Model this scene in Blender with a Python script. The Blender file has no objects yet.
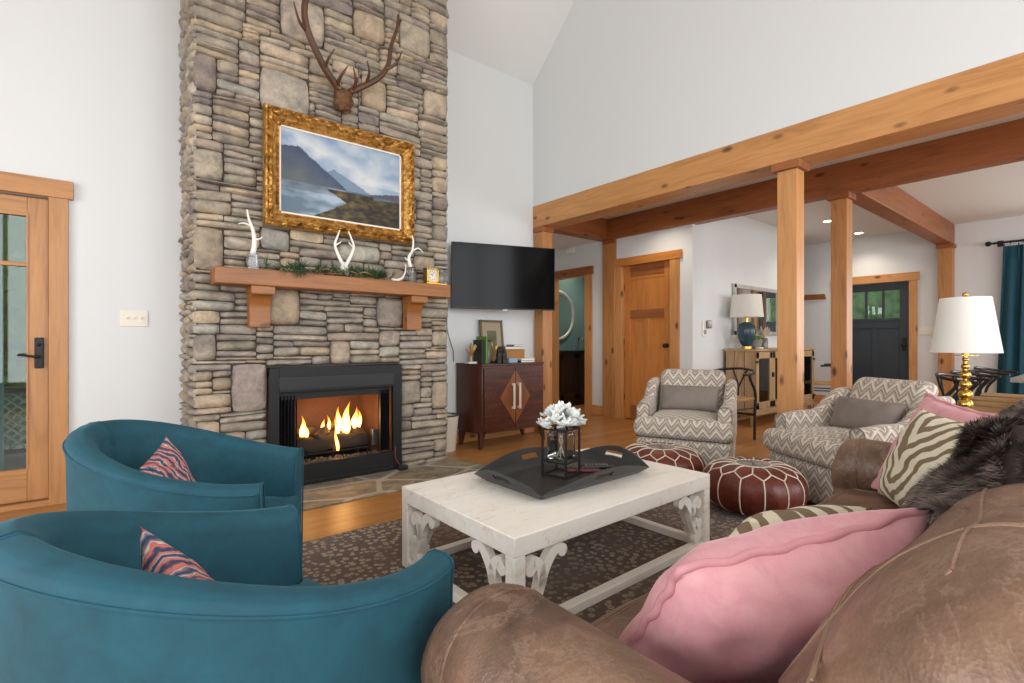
import bpy, bmesh, math, random
from mathutils import Vector, Matrix, noise
random.seed(7)
PI = math.pi
C = bpy.context.scene.collection

def hx(s, k=1.0):
    s = s.lstrip('#')
    r = []
    for i in (0, 2, 4):
        c = int(s[i:i+2], 16)/255
        c = c/12.92 if c <= 0.04045 else ((c+0.055)/1.055)**2.4
        r.append(c*k)
    return (r[0], r[1], r[2], 1)

# ------------------------------------------------------------------ materials
class NT:
    def __init__(s, name, rough=0.6, metal=0.0):
        s.m = bpy.data.materials.new(name); s.m.use_nodes = True
        s.t = s.m.node_tree; s.b = s.t.nodes['Principled BSDF']
        s.b.inputs['Roughness'].default_value = rough
        s.b.inputs['Metallic'].default_value = metal
        s.out = s.t.nodes['Material Output']
    def n(s, typ, **kw):
        nd = s.t.nodes.new(typ)
        for k, v in kw.items():
            if k.startswith('i_'):
                key = k[2:]
                key = int(key) if key.isdigit() else key.replace('_', ' ')
                nd.inputs[key].default_value = v
            else: setattr(nd, k, v)
        return nd
    def l(s, a, b): s.t.links.new(a, b)
    def coord(s, kind='Object', scale=(1, 1, 1), rot=(0, 0, 0), loc=(0, 0, 0)):
        tc = s.n('ShaderNodeTexCoord'); mp = s.n('ShaderNodeMapping')
        mp.inputs['Scale'].default_value = scale; mp.inputs['Rotation'].default_value = rot; mp.inputs['Location'].default_value = loc
        s.l(tc.outputs[kind], mp.inputs[0]); return mp.outputs[0]
    def noise(s, v, scale=5, detail=4, rough=0.5, dist=0):
        nd = s.n('ShaderNodeTexNoise'); nd.inputs['Scale'].default_value = scale; nd.inputs['Detail'].default_value = detail
        nd.inputs['Roughness'].default_value = rough; nd.inputs['Distortion'].default_value = dist
        s.l(v, nd.inputs['Vector']); return nd.outputs['Fac']
    def ramp(s, f, stops, interp='LINEAR'):
        nd = s.n('ShaderNodeValToRGB'); cr = nd.color_ramp; cr.interpolation = interp
        while len(cr.elements) > 1: cr.elements.remove(cr.elements[-1])
        cr.elements[0].position = stops[0][0]; cr.elements[0].color = stops[0][1]
        for p, c in stops[1:]:
            e = cr.elements.new(p); e.color = c
        s.l(f, nd.inputs[0]); return nd.outputs[0]
    def mix(s, f, a, b, mode='MIX'):
        nd = s.n('ShaderNodeMix'); nd.data_type = 'RGBA'; nd.blend_type = mode
        if isinstance(f, (int, float)): nd.inputs[0].default_value = f
        else: s.l(f, nd.inputs[0])
        for v, i in ((a, 6), (b, 7)):
            if isinstance(v, tuple): nd.inputs[i].default_value = v
            else: s.l(v, nd.inputs[i])
        return nd.outputs[2]
    def math(s, op, a, b=None, c=None):
        nd = s.n('ShaderNodeMath'); nd.operation = op
        for i, v in enumerate((a, b, c)):
            if v is None: continue
            if isinstance(v, (int, float)): nd.inputs[i].default_value = v
            else: s.l(v, nd.inputs[i])
        return nd.outputs[0]
    def bump(s, h, strength=0.3, dist=0.01):
        nd = s.n('ShaderNodeBump'); nd.inputs['Strength'].default_value = strength; nd.inputs['Distance'].default_value = dist
        s.l(h, nd.inputs['Height']); s.l(nd.outputs[0], s.b.inputs['Normal'])
    def col(s, c):
        if isinstance(c, tuple): s.b.inputs['Base Color'].default_value = c
        else: s.l(c, s.b.inputs['Base Color'])

M = {}
def plain(name, c, rough=0.6, metal=0.0, bump=0, bscale=200, var=0.0):
    t = NT(name, rough, metal); c = hx(c) if isinstance(c, str) else c
    v = t.coord()
    f = t.noise(v, 6, 4)
    lo = tuple(x*(1-var-0.03) for x in c[:3])+(1,); hi = tuple(min(1, x*(1+var)) for x in c[:3])+(1,)
    t.col(t.ramp(f, [(0.3, lo), (0.7, hi)]))
    if bump: t.bump(t.noise(v, bscale, 3), bump, 0.003)
    M[name] = t.m; return t

def wood(name, axis, base, dark, knot=None, rough=0.42, scale=1.0, knots=True, spec=0.5, streak=0.5):
    t = NT(name, rough)
    sc = [9*scale]*3; sc[axis] = 0.9*scale
    v = t.coord(scale=tuple(sc))
    n1 = t.noise(v, 1.6, 6, 0.6, 1.2)
    c = t.ramp(n1, [(0.25, hx(dark)), (0.5, hx(base)), (0.8, tuple(min(1, x*1.15) for x in hx(base)[:3])+(1,))])
    sc2 = [60*scale]*3; sc2[axis] = 2.0*scale
    n2 = t.noise(t.coord(scale=tuple(sc2)), 1.5, 3, 0.5, 0.5)
    c = t.mix(t.math('MULTIPLY', t.ramp(n2, [(0.45, (0, 0, 0, 1)), (0.75, (1, 1, 1, 1))]), streak), c, hx(dark))
    if knots:
        sc3 = [1.0]*3; sc3[axis] = 0.45
        vv = t.coord(scale=tuple(s_*6.5*scale for s_ in sc3))
        vo = t.n('ShaderNodeTexVoronoi'); vo.inputs['Scale'].default_value = 1.0; t.l(vv, vo.inputs['Vector'])
        k = t.ramp(vo.outputs['Distance'], [(0.0, (1, 1, 1, 1)), (0.09, (0.85, 0.85, 0.85, 1)), (0.17, (0, 0, 0, 1))])
        c = t.mix(k, c, hx(knot or '4a2a12'))
    t.col(c); t.bump(n2, 0.08, 0.004)
    t.b.inputs['Specular IOR Level'].default_value = spec
    M[name] = t.m; return t

for ax, a in ((0, 'x'), (1, 'y'), (2, 'z')):
    wood('pine_'+a, ax, 'c48d56', 'a9733f', knot='5f3d20')
    wood('cedar_'+a, ax, '96592f', '74401f', knot='45250f')
    wood('fir_'+a, ax, 'c07c3c', 'aa672c', knots=False, streak=.35)
    wood('alder_'+a, ax, 'b6824f', '94653b', knots=False, streak=.4)
    wood('postw_'+a, ax, 'b57d48', '8f5b2f', knot='45260f')
wood('mantelwood', 0, '98602c', '76461f', knot='5a2f14')
wood('walnut_x', 0, '4c2517', '2c130b', knots=False, rough=.35)
wood('walnut_z', 2, '502717', '2e140b', knots=False, rough=.35)
wood('walnut_inlay', 2, '7e4a24', '5a3018', knots=False, rough=.35)
wood('mango_z', 2, 'b0906a', '7f6245', knots=True, knot='5d452e', rough=.6, streak=.7)
wood('mango_x', 0, 'b0906a', '7f6245', knots=True, knot='5d452e', rough=.6, streak=.7)
wood('greytable', 0, '8d857e', '5f5953', knots=False, rough=.6)
wood('darkvanity', 2, '3d2013', '241109', knots=False)

def floor_mat():
    t = NT('floorwood', 0.36)
    v = t.coord()
    br = t.n('ShaderNodeTexBrick'); br.offset = 0.37; br.squash = 1
    br.inputs['Scale'].default_value = 1; br.inputs['Brick Width'].default_value = 1.9; br.inputs['Row Height'].default_value = 0.12
    br.inputs['Mortar Size'].default_value = 0.0012; br.inputs['Color1'].default_value = hx('a9733f'); br.inputs['Color2'].default_value = hx('bf8c52')
    br.inputs['Mortar'].default_value = hx('5a3414'); br.inputs['Bias'].default_value = 0
    t.l(v, br.inputs['Vector'])
    n = t.noise(t.coord(scale=(1.2, 14, 1)), 2.2, 6, .6, 1.0)
    c = t.mix(t.ramp(n, [(.35, (0, 0, 0, 1)), (.8, (.7, .7, .7, 1))]), br.outputs[0], hx('8c5220'))
    t.col(c); t.bump(br.outputs['Fac'], -0.15, 0.002); M['floor'] = t.m
floor_mat()

def paint(name, c, rough=.85):
    t = NT(name, rough); v = t.coord()
    t.col(hx(c)); t.bump(t.noise(v, 180, 2), .04, .002); M[name] = t.m
paint('wallpaint', 'd9dcdd'); paint('ceilpaint', 'dcdedd'); paint('tealpaint', '6f8f93'); paint('whiteplastic', 'e6e4de', .4)

def stone_mat():
    t = NT('stone', 0.85)
    at = t.n('ShaderNodeAttribute'); at.attribute_name = 'Col'
    v = t.coord()
    n = t.noise(v, 9, 8, .65, .4)
    n2 = t.noise(v, 45, 5, .7)
    c = t.mix(1.0, at.outputs['Color'], t.ramp(n, [(.28, (.52, .52, .55, 1)), (.5, (.97, .95, .93, 1)), (.72, (1.4, 1.32, 1.2, 1))]), 'MULTIPLY')
    c = t.mix(.35, c, t.ramp(n2, [(.3, (.35, .33, .3, 1)), (.7, (1.0, .98, .94, 1))]), 'MULTIPLY')
    t.col(c); h = t.math('ADD', t.math('MULTIPLY', n, 1.0), t.math('MULTIPLY', n2, .4)); t.bump(h, .9, .016)
    M['stone'] = t.m
stone_mat()
def flag_mat():
    t = NT('flagstone', 0.55); v = t.coord(scale=(1, 1.5, 1))
    vo = t.n('ShaderNodeTexVoronoi'); vo.feature = 'DISTANCE_TO_EDGE'; vo.inputs['Scale'].default_value = 1.9; t.l(v, vo.inputs['Vector'])
    vc = t.n('ShaderNodeTexVoronoi'); vc.inputs['Scale'].default_value = 1.9; t.l(v, vc.inputs['Vector'])
    n = t.noise(v, 6, 8, .65, 1.5)
    c = t.ramp(n, [(.32, hx('3f3d38')), (.46, hx('6f6c63')), (.56, hx('97825f')), (.68, hx('a5a095'))])
    sep = t.n('ShaderNodeSeparateColor'); t.l(vc.outputs['Color'], sep.inputs[0])
    c = t.mix(.3, c, t.ramp(sep.outputs[0], [(0, hx('8d8b84')), (.5, hx('a39274')), (1, hx('6e7068'))]), 'MIX')
    g = t.ramp(vo.outputs['Distance'], [(0.0, (1, 1, 1, 1)), (0.025, (1, 1, 1, 1)), (0.045, (0, 0, 0, 1))])
    t.col(t.mix(g, c, hx('b0a898'))); t.bump(n, .5, .01); M['flag'] = t.m
flag_mat()

def velvet(name, c, c2, rough=.8, sheen=.6, sc=14):
    t = NT(name, rough); v = t.coord()
    n = t.noise(v, sc, 6, .65, .6); n2 = t.noise(v, 3.5, 3)
    col = t.ramp(n, [(.3, hx(c2)), (.7, hx(c))])
    col = t.mix(t.math('MULTIPLY', n2, .5), col, hx(c))
    t.col(col); t.b.inputs['Sheen Weight'].default_value = sheen; t.b.inputs['Sheen Roughness'].default_value = .35
    t.b.inputs['Sheen Tint'].default_value = tuple(min(1, x*1.6+.03) for x in hx(c)[:3])+(1,)
    t.bump(t.noise(v, 260, 2), .15, .002); M[name] = t.m
velvet('teal', '185262', '0f3c49', sheen=.45); velvet('taupe', '857b74', '786e67', sc=6); velvet('pink', 'e2a8ad', 'cb8a93', sc=18, sheen=.5)
velvet('pinkpipe', 'd2959c', 'c2838b'); velvet('curtain', '0f4a5c', '0b3d4d')

def leather(name, c, c2, hi, rough=.42):
    t = NT(name, rough); v = t.coord()
    n = t.noise(v, 5, 9, .66, .5); mus = t.noise(v, 7, 8, .7, .8)
    col = t.ramp(n, [(.32, hx(c2)), (.6, hx(c))])
    vein = t.ramp(mus, [(.47, (0, 0, 0, 1)), (.5, (.3, .3, .3, 1)), (.53, (0, 0, 0, 1)), (.6, (0, 0, 0, 1)), (.75, (.35, .35, .35, 1))])
    col = t.mix(vein, col, hx(hi)); t.col(col)
    vo = t.n('ShaderNodeTexVoronoi'); vo.inputs['Scale'].default_value = 220; t.l(v, vo.inputs['Vector'])
    h = t.math('ADD', t.math('MULTIPLY', vo.outputs['Distance'], .25), t.math('MULTIPLY', t.noise(v, 9, 6, .6, 1.5), .9))
    t.bump(h, .28, .01); M[name] = t.m
leather('leather', '846652', '4e392d', 'a98f7a'); leather('poufleather', '6b2a1c', '451510', '86402c', .35)

def chevron():
    t = NT('chevron', .9)
    tc = t.n('ShaderNodeTexCoord'); sp = t.n('ShaderNodeSeparateXYZ'); t.l(tc.outputs['UV'], sp.inputs[0])
    P = 0.092
    tri = t.math('PINGPONG', t.math('ADD', sp.outputs[0], 10.0), P/2)
    vv = t.math('SUBTRACT', sp.outputs[1], t.math('MULTIPLY', tri, 1.3))
    fr = t.math('FRACT', t.math('DIVIDE', t.math('ADD', vv, 10.0), 0.080))
    cr = hx('d6cdc0'); tp = hx('94877a'); tp2 = hx('a6998c')
    c = t.ramp(fr, [(0, cr), (.13, tp2), (.19, cr), (.24, tp), (.31, tp2), (.36, tp), (.52, cr), (.62, tp), (.68, tp2), (.74, tp), (.86, cr)], 'CONSTANT')
    t.col(c); t.b.inputs['Sheen Weight'].default_value = .2
    t.bump(t.noise(t.coord(), 300, 2), .25, .002); M['chevron'] = t.m
chevron()

def zebra():
    t = NT('zebra', .9)
    tc = t.n('ShaderNodeTexCoord'); sp = t.n('ShaderNodeSeparateXYZ'); t.l(tc.outputs['UV'], sp.inputs[0])
    n = t.noise(t.coord('UV', scale=(1, 1, 1)), 5, 3, .5)
    ax = t.math('ABSOLUTE', t.math('ADD', sp.outputs[0], .03))
    d = t.math('SUBTRACT', sp.outputs[1], t.math('MULTIPLY', ax, 1.5))
    d = t.math('ADD', d, t.math('MULTIPLY', n, .26))
    s = t.math('FRACT', t.math('DIVIDE', t.math('ADD', d, 10.0), .100))
    fac = t.math('SUBTRACT', t.math('ABSOLUTE', t.math('SUBTRACT', s, .5)), t.math('MULTIPLY', t.noise(t.coord('UV'), 9, 2), .12))
    c = t.ramp(fac, [(0, hx('857258')), (.15, hx('857258')), (.18, hx('e6dec6'))])
    t.col(c); t.bump(t.noise(t.coord(), 350, 2), .3, .002); M['zebra'] = t.m
zebra()

def rug():
    t = NT('rug', .95); v = t.coord()
    vo = t.n('ShaderNodeTexVoronoi'); vo.inputs['Scale'].default_value = 27; vo.inputs['Randomness'].default_value = .75; t.l(v, vo.inputs['Vector'])
    dots = t.ramp(vo.outputs['Distance'], [(0, hx('6b5240')), (.10, hx('6b5240')), (.17, hx('a08e74')), (.33, hx('a08e74')), (.42, hx('4a3325'))])
    n = t.noise(v, 3, 3); n2 = t.noise(v, 40, 4)
    base = t.ramp(n2, [(.3, hx('4a3323')), (.7, hx('6b4e39'))])
    m = t.ramp(n, [(.35, (.25, .25, .25, 1)), (.6, (.95, .95, .95, 1))])
    t.col(t.mix(m, base, dots)); t.b.inputs['Sheen Weight'].default_value = .2
    t.bump(t.noise(v, 200, 3), .5, .004); M['rug'] = t.m
rug()

def kilim():
    t = NT('kilim', .9); v = t.coord('UV')
    w = t.n('ShaderNodeTexWave'); w.inputs['Scale'].default_value = 6; w.inputs['Distortion'].default_value = 5; w.inputs['Detail'].default_value = 3; w.inputs['Detail Scale'].default_value = 3
    t.l(v, w.inputs['Vector'])
    n = t.noise(v, 14, 5, .6, 1.0)
    c = t.ramp(w.outputs['Fac'], [(0, hx('2c3552')), (.22, hx('7d7f8c')), (.36, hx('d9c9bd')), (.45, hx('c05f52')), (.75, hx('cf8074')), (.95, hx('34405e'))])
    t.col(t.mix(t.ramp(n, [(.5, (0, 0, 0, 1)), (.62, (.6, .6, .6, 1))]), c, hx('c46a60'))); M['kilim'] = t.m
kilim()

def tabletop():
    t = NT('whitewash', .6); v = t.coord(scale=(1.2, 7, 7))
    n = t.noise(v, 2.5, 8, .65, .8); s = t.noise(t.coord(), 26, 8, .8, .6)
    c = t.ramp(n, [(.25, hx('dccdbb')), (.42, hx('f6efe4')), (.7, hx('fcf8f0'))])
    worn = t.ramp(s, [(.58, (0, 0, 0, 1)), (.68, (.7, .7, .7, 1))])
    c = t.mix(worn, c, hx('b09a84')); t.col(c); t.bump(n, .2, .004); M['whitewash'] = t.m
tabletop()
def gold():
    t = NT('giltframe', .36, .6); v = t.coord()
    n = t.noise(v, 20, 5, .6, 1.0)
    t.col(t.ramp(n, [(.3, hx('6a471c')), (.52, hx('b9873f')), (.75, hx('e2bd78'))])); t.bump(t.noise(v, 70, 4), .5, .008); M['gilt'] = t.m
gold()
plain('blackmetal', '141517', .5, .2); plain('blackpaint', '17181a', .4); plain('tvscreen', '08090b', .12).b.inputs['Specular IOR Level'].default_value = .12; plain('brass', 'c9a24e', .25, 1.0)
plain('traywood', '2a2b2c', .32, bump=.1, bscale=40); plain('slatepaint', '2b333b', .4, var=.05); plain('linen', 'ece7dc', .85)
plain('creamwhite', 'e8e2d4', .6); plain('antlerwhite', 'ece9e0', .35, var=.05); plain('antlerbrown', '52331f', .5, var=.3, bump=.3, bscale=60)
plain('skullbrown', '5e3d22', .6, var=.4, bump=.8, bscale=40); plain('petal', 'e9ece8', .6, var=.08); plain('pine_needle', '2f4c2c', .7, var=.3)
plain('twig', '8b6b42', .8, var=.2); plain('ceramicblue', '2a4552', .25, var=.1); plain('rush', 'a98558', .9, bump=.5, bscale=90, var=.15)
plain('goldbranch', 'b79558', .4, .6); plain('stitch', 'd8cbb8', .8); plain('embroidery', '9a8c84', .9, bump=1, bscale=80, var=.35)
plain('paper', 'e5e1d8', .8); plain('greenbook', '5c8a38', .6); plain('darkbook', '2b2522', .6); plain('redbtn', '6e1c26', .5)
plain('log', '3d3025', .95, bump=1, bscale=30, var=.4); plain('grate', '1a1a1a', .6, .5); plain('firebrick', '6f4e3c', .95, var=.2, bump=.4, bscale=20)
plain('gravel', '8c7a62', .95, var=.6, bump=1, bscale=40); plain('creambin', 'cfc6b5', .7); plain('chrome', 'b5b5b5', .2, 1.0); plain('darkcounter', '1c1c1e', .2)
plain('planter', '8c8c86', .8, var=.1); plain('moss', '5e8a2c', .9, var=.3); plain('shell', 'cbbcae', .7, var=.15); plain('deck', '7b746b', .8, var=.15)
plain('leafgreen', '4a6636', .9, var=.5, bump=1, bscale=12); plain('porchdark', '39443c', .8); plain('lattice', 'b4bcbc', .7); plain('porchteal', '6d9ea1', .8)
plain('greenstone', '5c6a5c', .5); plain('silver', '8a8a88', .35, .8); plain('jarglass_solid', '6c6a66', .1); plain('bluebox', '8fa9b8', .6); plain('boxwood', 'a2713d', .6)
plain('earth', '6b5b45', .95, var=.3); plain('seamthread', '9c8068', .7); plain('frameb', '6c5540', .5); plain('matboard', 'a3967f', .8); plain('etching', '6e6a55', .8, var=.4)
plain('silverframe', 'b9b8b2', .5, .3, bump=.8, bscale=60, var=.15); plain('redcable', 'a3303a', .5)
def furmat():
    t = NT('fur', .75); at = t.n('ShaderNodeAttribute'); at.attribute_name = 'Col'; t.l(at.outputs['Color'], t.b.inputs['Base Color'])
    t.b.inputs['Specular IOR Level'].default_value = .2; M['fur'] = t.m
    t = NT('vcol', .6); at = t.n('ShaderNodeAttribute'); at.attribute_name = 'Col'; t.l(at.outputs['Color'], t.b.inputs['Base Color']); M['vcol'] = t.m
furmat()
def glassm(name, tint, rough=0, mixf=.85):
    t = NT(name, rough)
    tr = t.n('ShaderNodeBsdfTransparent'); tr.inputs[0].default_value = tint
    gl = t.n('ShaderNodeBsdfGlossy'); gl.inputs['Roughness'].default_value = .02
    fr = t.n('ShaderNodeFresnel'); fr.inputs['IOR'].default_value = 1.5
    mx = t.n('ShaderNodeMixShader'); t.l(fr.outputs[0], mx.inputs[0]); t.l(tr.outputs[0], mx.inputs[1]); t.l(gl.outputs[0], mx.inputs[2])
    t.l(mx.outputs[0], t.out.inputs[0]); M[name] = t.m
glassm('glass', (.93, .96, .95, 1)); glassm('jarglass', (.80, .83, .83, 1)); glassm('doorglass', (.75, .84, .8, 1))
def mirrorm():
    t = NT('mirror', .03, 1.0); t.col((.82, .84, .84, 1)); M['mirror'] = t.m
mirrorm()
def emis(name, c, s):
    t = NT(name); e = t.n('ShaderNodeEmission'); e.inputs[0].default_value = hx(c); e.inputs[1].default_value = s
    t.l(e.outputs[0], t.out.inputs[0]); M[name] = t.m; return t
emis('bulb', 'ffe6c0', 9)
emis('canlight', 'fff0d8', 12)
def flame():
    t = NT('flame'); at = t.n('ShaderNodeAttribute'); at.attribute_name = 'Col'
    sep = t.n('ShaderNodeSeparateColor'); t.l(at.outputs['Color'], sep.inputs[0])
    lw = t.n('ShaderNodeLayerWeight'); lw.inputs[0].default_value = .35
    n = t.noise(t.coord(), 22, 3, .6, 1.0)
    core = t.math('SUBTRACT', 1.0, lw.outputs['Facing'])
    h = sep.outputs[0]
    c = t.ramp(h, [(0, hx('ff9a38')), (.3, hx('ffc870')), (.7, hx('ffa030')), (1, hx('ff6a14'))])
    e = t.n('ShaderNodeEmission'); t.l(c, e.inputs[0]); e.inputs[1].default_value = 9
    a = t.math('MULTIPLY', t.math('POWER', core, 1.6), t.math('SUBTRACT', 1.12, h))
    a = t.math('MULTIPLY', a, t.math('ADD', n, .35)); 
    tr = t.n('ShaderNodeBsdfTransparent'); mx = t.n('ShaderNodeMixShader')
    cl = t.n('ShaderNodeClamp'); t.l(a, cl.inputs[0]); t.l(cl.outputs[0], mx.inputs[0]); t.l(tr.outputs[0], mx.inputs[1]); t.l(e.outputs[0], mx.inputs[2])
    t.l(mx.outputs[0], t.out.inputs[0]); M['flame'] = t.m
flame()
def shade():
    t = NT('lampshade', .9); t.col(hx('f3f1ec')); t.b.inputs['Transmission Weight'].default_value = 0
    tl = t.n('ShaderNodeBsdfTranslucent'); tl.inputs[0].default_value = hx('f3f1ec')
    mx = t.n('ShaderNodeMixShader'); mx.inputs[0].default_value = .35; t.l(t.b.outputs[0], mx.inputs[1]); t.l(tl.outputs[0], mx.inputs[2]); t.l(mx.outputs[0], t.out.inputs[0])
    M['shade'] = t.m
shade()

# ------------------------------------------------------------------ mesh builder
def rotm(rx=0, ry=0, rz=0, loc=(0, 0, 0)):
    return Matrix.Translation(loc) @ Matrix.Rotation(rz, 4, 'Z') @ Matrix.Rotation(ry, 4, 'Y') @ Matrix.Rotation(rx, 4, 'X')
class MB:
    def __init__(s): s.v = []; s.f = []; s.c = []; s.uv = {}; s.col = (1, 1, 1, 1); s.xf = None; s.hasuv = False
    def add(s, vs, fs, vcol=None, uvs=None):
        o = len(s.v)
        for i, p in enumerate(vs):
            p = Vector(p)
            if s.xf is not None: p = s.xf @ p
            s.v.append(p); s.c.append(vcol[i] if vcol else s.col)
            if uvs: s.uv[o+i] = uvs[i]; s.hasuv = True
        for f in fs: s.f.append(tuple(o+i for i in f))
        return o
    def box(s, x0, x1, y0, y1, z0, z1):
        vs = [(x0, y0, z0), (x1, y0, z0), (x1, y1, z0), (x0, y1, z0), (x0, y0, z1), (x1, y0, z1), (x1, y1, z1), (x0, y1, z1)]
        s.add(vs, [(0, 3, 2, 1), (4, 5, 6, 7), (0, 1, 5, 4), (1, 2, 6, 5), (2, 3, 7, 6), (3, 0, 4, 7)]); return s
    def prism(s, pts, axis, a, b):
        n = len(pts)
        def mk(p, h):
            if axis == 'z': return (p[0], p[1], h)
            if axis == 'y': return (p[0], h, p[1])
            return (h, p[0], p[1])
        vs = [mk(p, a) for p in pts]+[mk(p, b) for p in pts]
        fs = [tuple(range(n-1, -1, -1)), tuple(range(n, 2*n))]+[(i, (i+1) % n, n+(i+1) % n, n+i) for i in range(n)]
        s.add(vs, fs); return s
    def lathe(s, prof, n=32, c=(0, 0, 0), cap=True):
        vs = []; fs = []
        for r, z in prof:
            for k in range(n):
                a = 2*PI*k/n; vs.append((c[0]+r*math.cos(a), c[1]+r*math.sin(a), c[2]+z))
        for i in range(len(prof)-1):
            for k in range(n):
                k2 = (k+1) % n; fs.append((i*n+k, i*n+k2, (i+1)*n+k2, (i+1)*n+k))
        if cap:
            fs.append(tuple(range(n-1, -1, -1))); m = (len(prof)-1)*n; fs.append(tuple(range(m, m+n)))
        s.add(vs, fs); return s
    def tube(s, pts, r, n=8, cap=True, vcol=None, flat=1.0):
        pts = [Vector(p) for p in pts]; m = len(pts)
        rs = r if isinstance(r, (list, tuple)) else [r]*m
        t0 = (pts[1]-pts[0]).normalized(); up = Vector((0, 0, 1)) if abs(t0.z) < .9 else Vector((1, 0, 0))
        nn = t0.cross(up).normalized(); vs = []; fs = []; vc = []
        for i, p in enumerate(pts):
            t = (pts[min(i+1, m-1)]-pts[max(i-1, 0)]).normalized()
            nn = (nn-t*nn.dot(t)).normalized(); b = t.cross(nn)
            for k in range(n):
                a = 2*PI*k/n; vs.append(p+nn*math.cos(a)*rs[i]+b*math.sin(a)*rs[i]*flat)
                if vcol: vc.append(vcol[i])
        for i in range(m-1):
            for k in range(n):
                k2 = (k+1) % n; fs.append((i*n+k, i*n+k2, (i+1)*n+k2, (i+1)*n+k))
        if cap: fs.append(tuple(range(n-1, -1, -1))); fs.append(tuple(range((m-1)*n, m*n)))
        s.add(vs, fs, vc or None); return s
    def cyl(s, p0, p1, r, n=16): return s.tube([p0, p1], r, n)
    def ball(s, c, r, n=16, m=10, sq=(1, 1, 1)):
        prof = [(max(1e-4, math.sin(PI*i/m)), -math.cos(PI*i/m)) for i in range(m+1)]
        vs = []; fs = []
        for a_, z in prof:
            for k in range(n):
                a = 2*PI*k/n; vs.append((c[0]+r*sq[0]*a_*math.cos(a), c[1]+r*sq[1]*a_*math.sin(a), c[2]+r*sq[2]*z))
        for i in range(m):
            for k in range(n):
                k2 = (k+1) % n; fs.append((i*n+k, i*n+k2, (i+1)*n+k2, (i+1)*n+k))
        s.add(vs, fs); return s
    def grid(s, fn, nu, nv, wrapu=False, vc=None, uv=None, flip=False):
        vs = []; cs = []; us = []; nuu = nu if wrapu else nu+1
        for i in range(nuu):
            for j in range(nv+1):
                vs.append(fn(i/nu, j/nv))
                if vc: cs.append(vc(i/nu, j/nv))
                if uv: us.append(uv(i/nu, j/nv))
        fs = []
        for i in range(nu):
            for j in range(nv):
                a = (i % nuu)*(nv+1)+j; b = ((i+1) % nuu)*(nv+1)+j
                f = (a, b, b+1, a+1); fs.append(f[::-1] if flip else f)
        s.add(vs, fs, cs or None, us or None); return s
    def rbox(s, x0, x1, y0, y1, z0, z1, r, n=10, df=None):
        c = [(x0+x1)/2, (y0+y1)/2, (z0+z1)/2]; h = [(x1-x0)/2, (y1-y0)/2, (z1-z0)/2]; r = min(r, min(h)*.999)
        def samp(hh):
            m = 4; a = []
            for i in range(m+1): a.append(-hh+r*(1-math.cos(PI/2*i/m))) if False else a.append(-hh+r*i/m)
            for i in range(1, n): a.append(-hh+r+(2*hh-2*r)*i/n)
            for i in range(m+1): a.append(hh-r+r*i/m)
            return a
        S = [samp(v) for v in h]
        for ax in range(3):
            u, w = (ax+1) % 3, (ax+2) % 3
            for sg in (-1, 1):
                A, B = S[u], S[w]; vs = []
                for a in A:
                    for b in B:
                        p = [0, 0, 0]; p[ax] = sg*h[ax]; p[u] = a; p[w] = b
                        q = [max(-(h[k]-r), min(h[k]-r, p[k])) for k in range(3)]
                        d = Vector([p[k]-q[k] for k in range(3)])
                        if d.length > 1e-9: d = d.normalized()*r
                        P = Vector([q[k]+d[k]+c[k] for k in range(3)])
                        if df: P = df(P)
                        vs.append(P)
                nb = len(B); fs = []
                for i in range(len(A)-1):
                    for j in range(nb-1):
                        f = (i*nb+j, (i+1)*nb+j, (i+1)*nb+j+1, i*nb+j+1); fs.append(f if sg > 0 else f[::-1])
                s.add(vs, fs)
        return s
    def build(s, name, mat, parent=None, loc=None, rz=0, ang=40, bev=0, sub=0, weld=True):
        me = bpy.data.meshes.new(name); me.from_pydata([tuple(p) for p in s.v], [], s.f)
        ca = me.color_attributes.new('Col', 'FLOAT_COLOR', 'POINT'); flat = []
        for c in s.c: flat += [c[0], c[1], c[2], 1]
        ca.data.foreach_set('color', flat)
        uvl = me.uv_layers.new(name='UVMap'); me.update()
        for p in me.polygons:
            nrm = p.normal; ax = max(range(3), key=lambda k: abs(nrm[k]))
            for li in p.loop_indices:
                vi = me.loops[li].vertex_index
                if vi in s.uv: uvl.data[li].uv = s.uv[vi]
                else:
                    co = s.v[vi]
                    uvl.data[li].uv = (co[1], co[2]) if ax == 0 else ((co[0], co[2]) if ax == 1 else (co[0], co[1]))
        if weld:
            bm = bmesh.new(); bm.from_mesh(me); bmesh.ops.remove_doubles(bm, verts=bm.verts, dist=1e-5)
            bmesh.ops.recalc_face_normals(bm, faces=bm.faces); bm.to_mesh(me); bm.free()
        for p in me.polygons: p.use_smooth = True
        me.set_sharp_from_angle(angle=math.radians(ang))
        o = bpy.data.objects.new(name, me); C.objects.link(o)
        me.materials.append(M[mat] if isinstance(mat, str) else mat)
        if parent: o.parent = parent
        if loc: o.location = loc
        o.rotation_euler.z = rz
        if bev:
            b = o.modifiers.new('Bevel', 'BEVEL'); b.width = bev; b.segments = 2; b.limit_method = 'ANGLE'; b.angle_limit = math.radians(40)
        if sub:
            b = o.modifiers.new('Subsurf', 'SUBSURF'); b.levels = sub; b.render_levels = sub
        return o
def B(*a):
    m = MB(); m.box(*a); return m
def thing(name, label, cat, loc=(0, 0, 0), rz=0, group=None):
    o = bpy.data.objects.new(name, None); C.objects.link(o); o.empty_display_size = .1
    o.location = loc; o.rotation_euler = (0, 0, rz); o['label'] = label; o['category'] = cat
    if group: o['group'] = group
    return o
def tag(o, label, cat, group=None):
    o['label'] = label; o['category'] = cat
    if group: o['group'] = group
    return o
def struct(o): o['kind'] = 'structure'; return o
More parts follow.
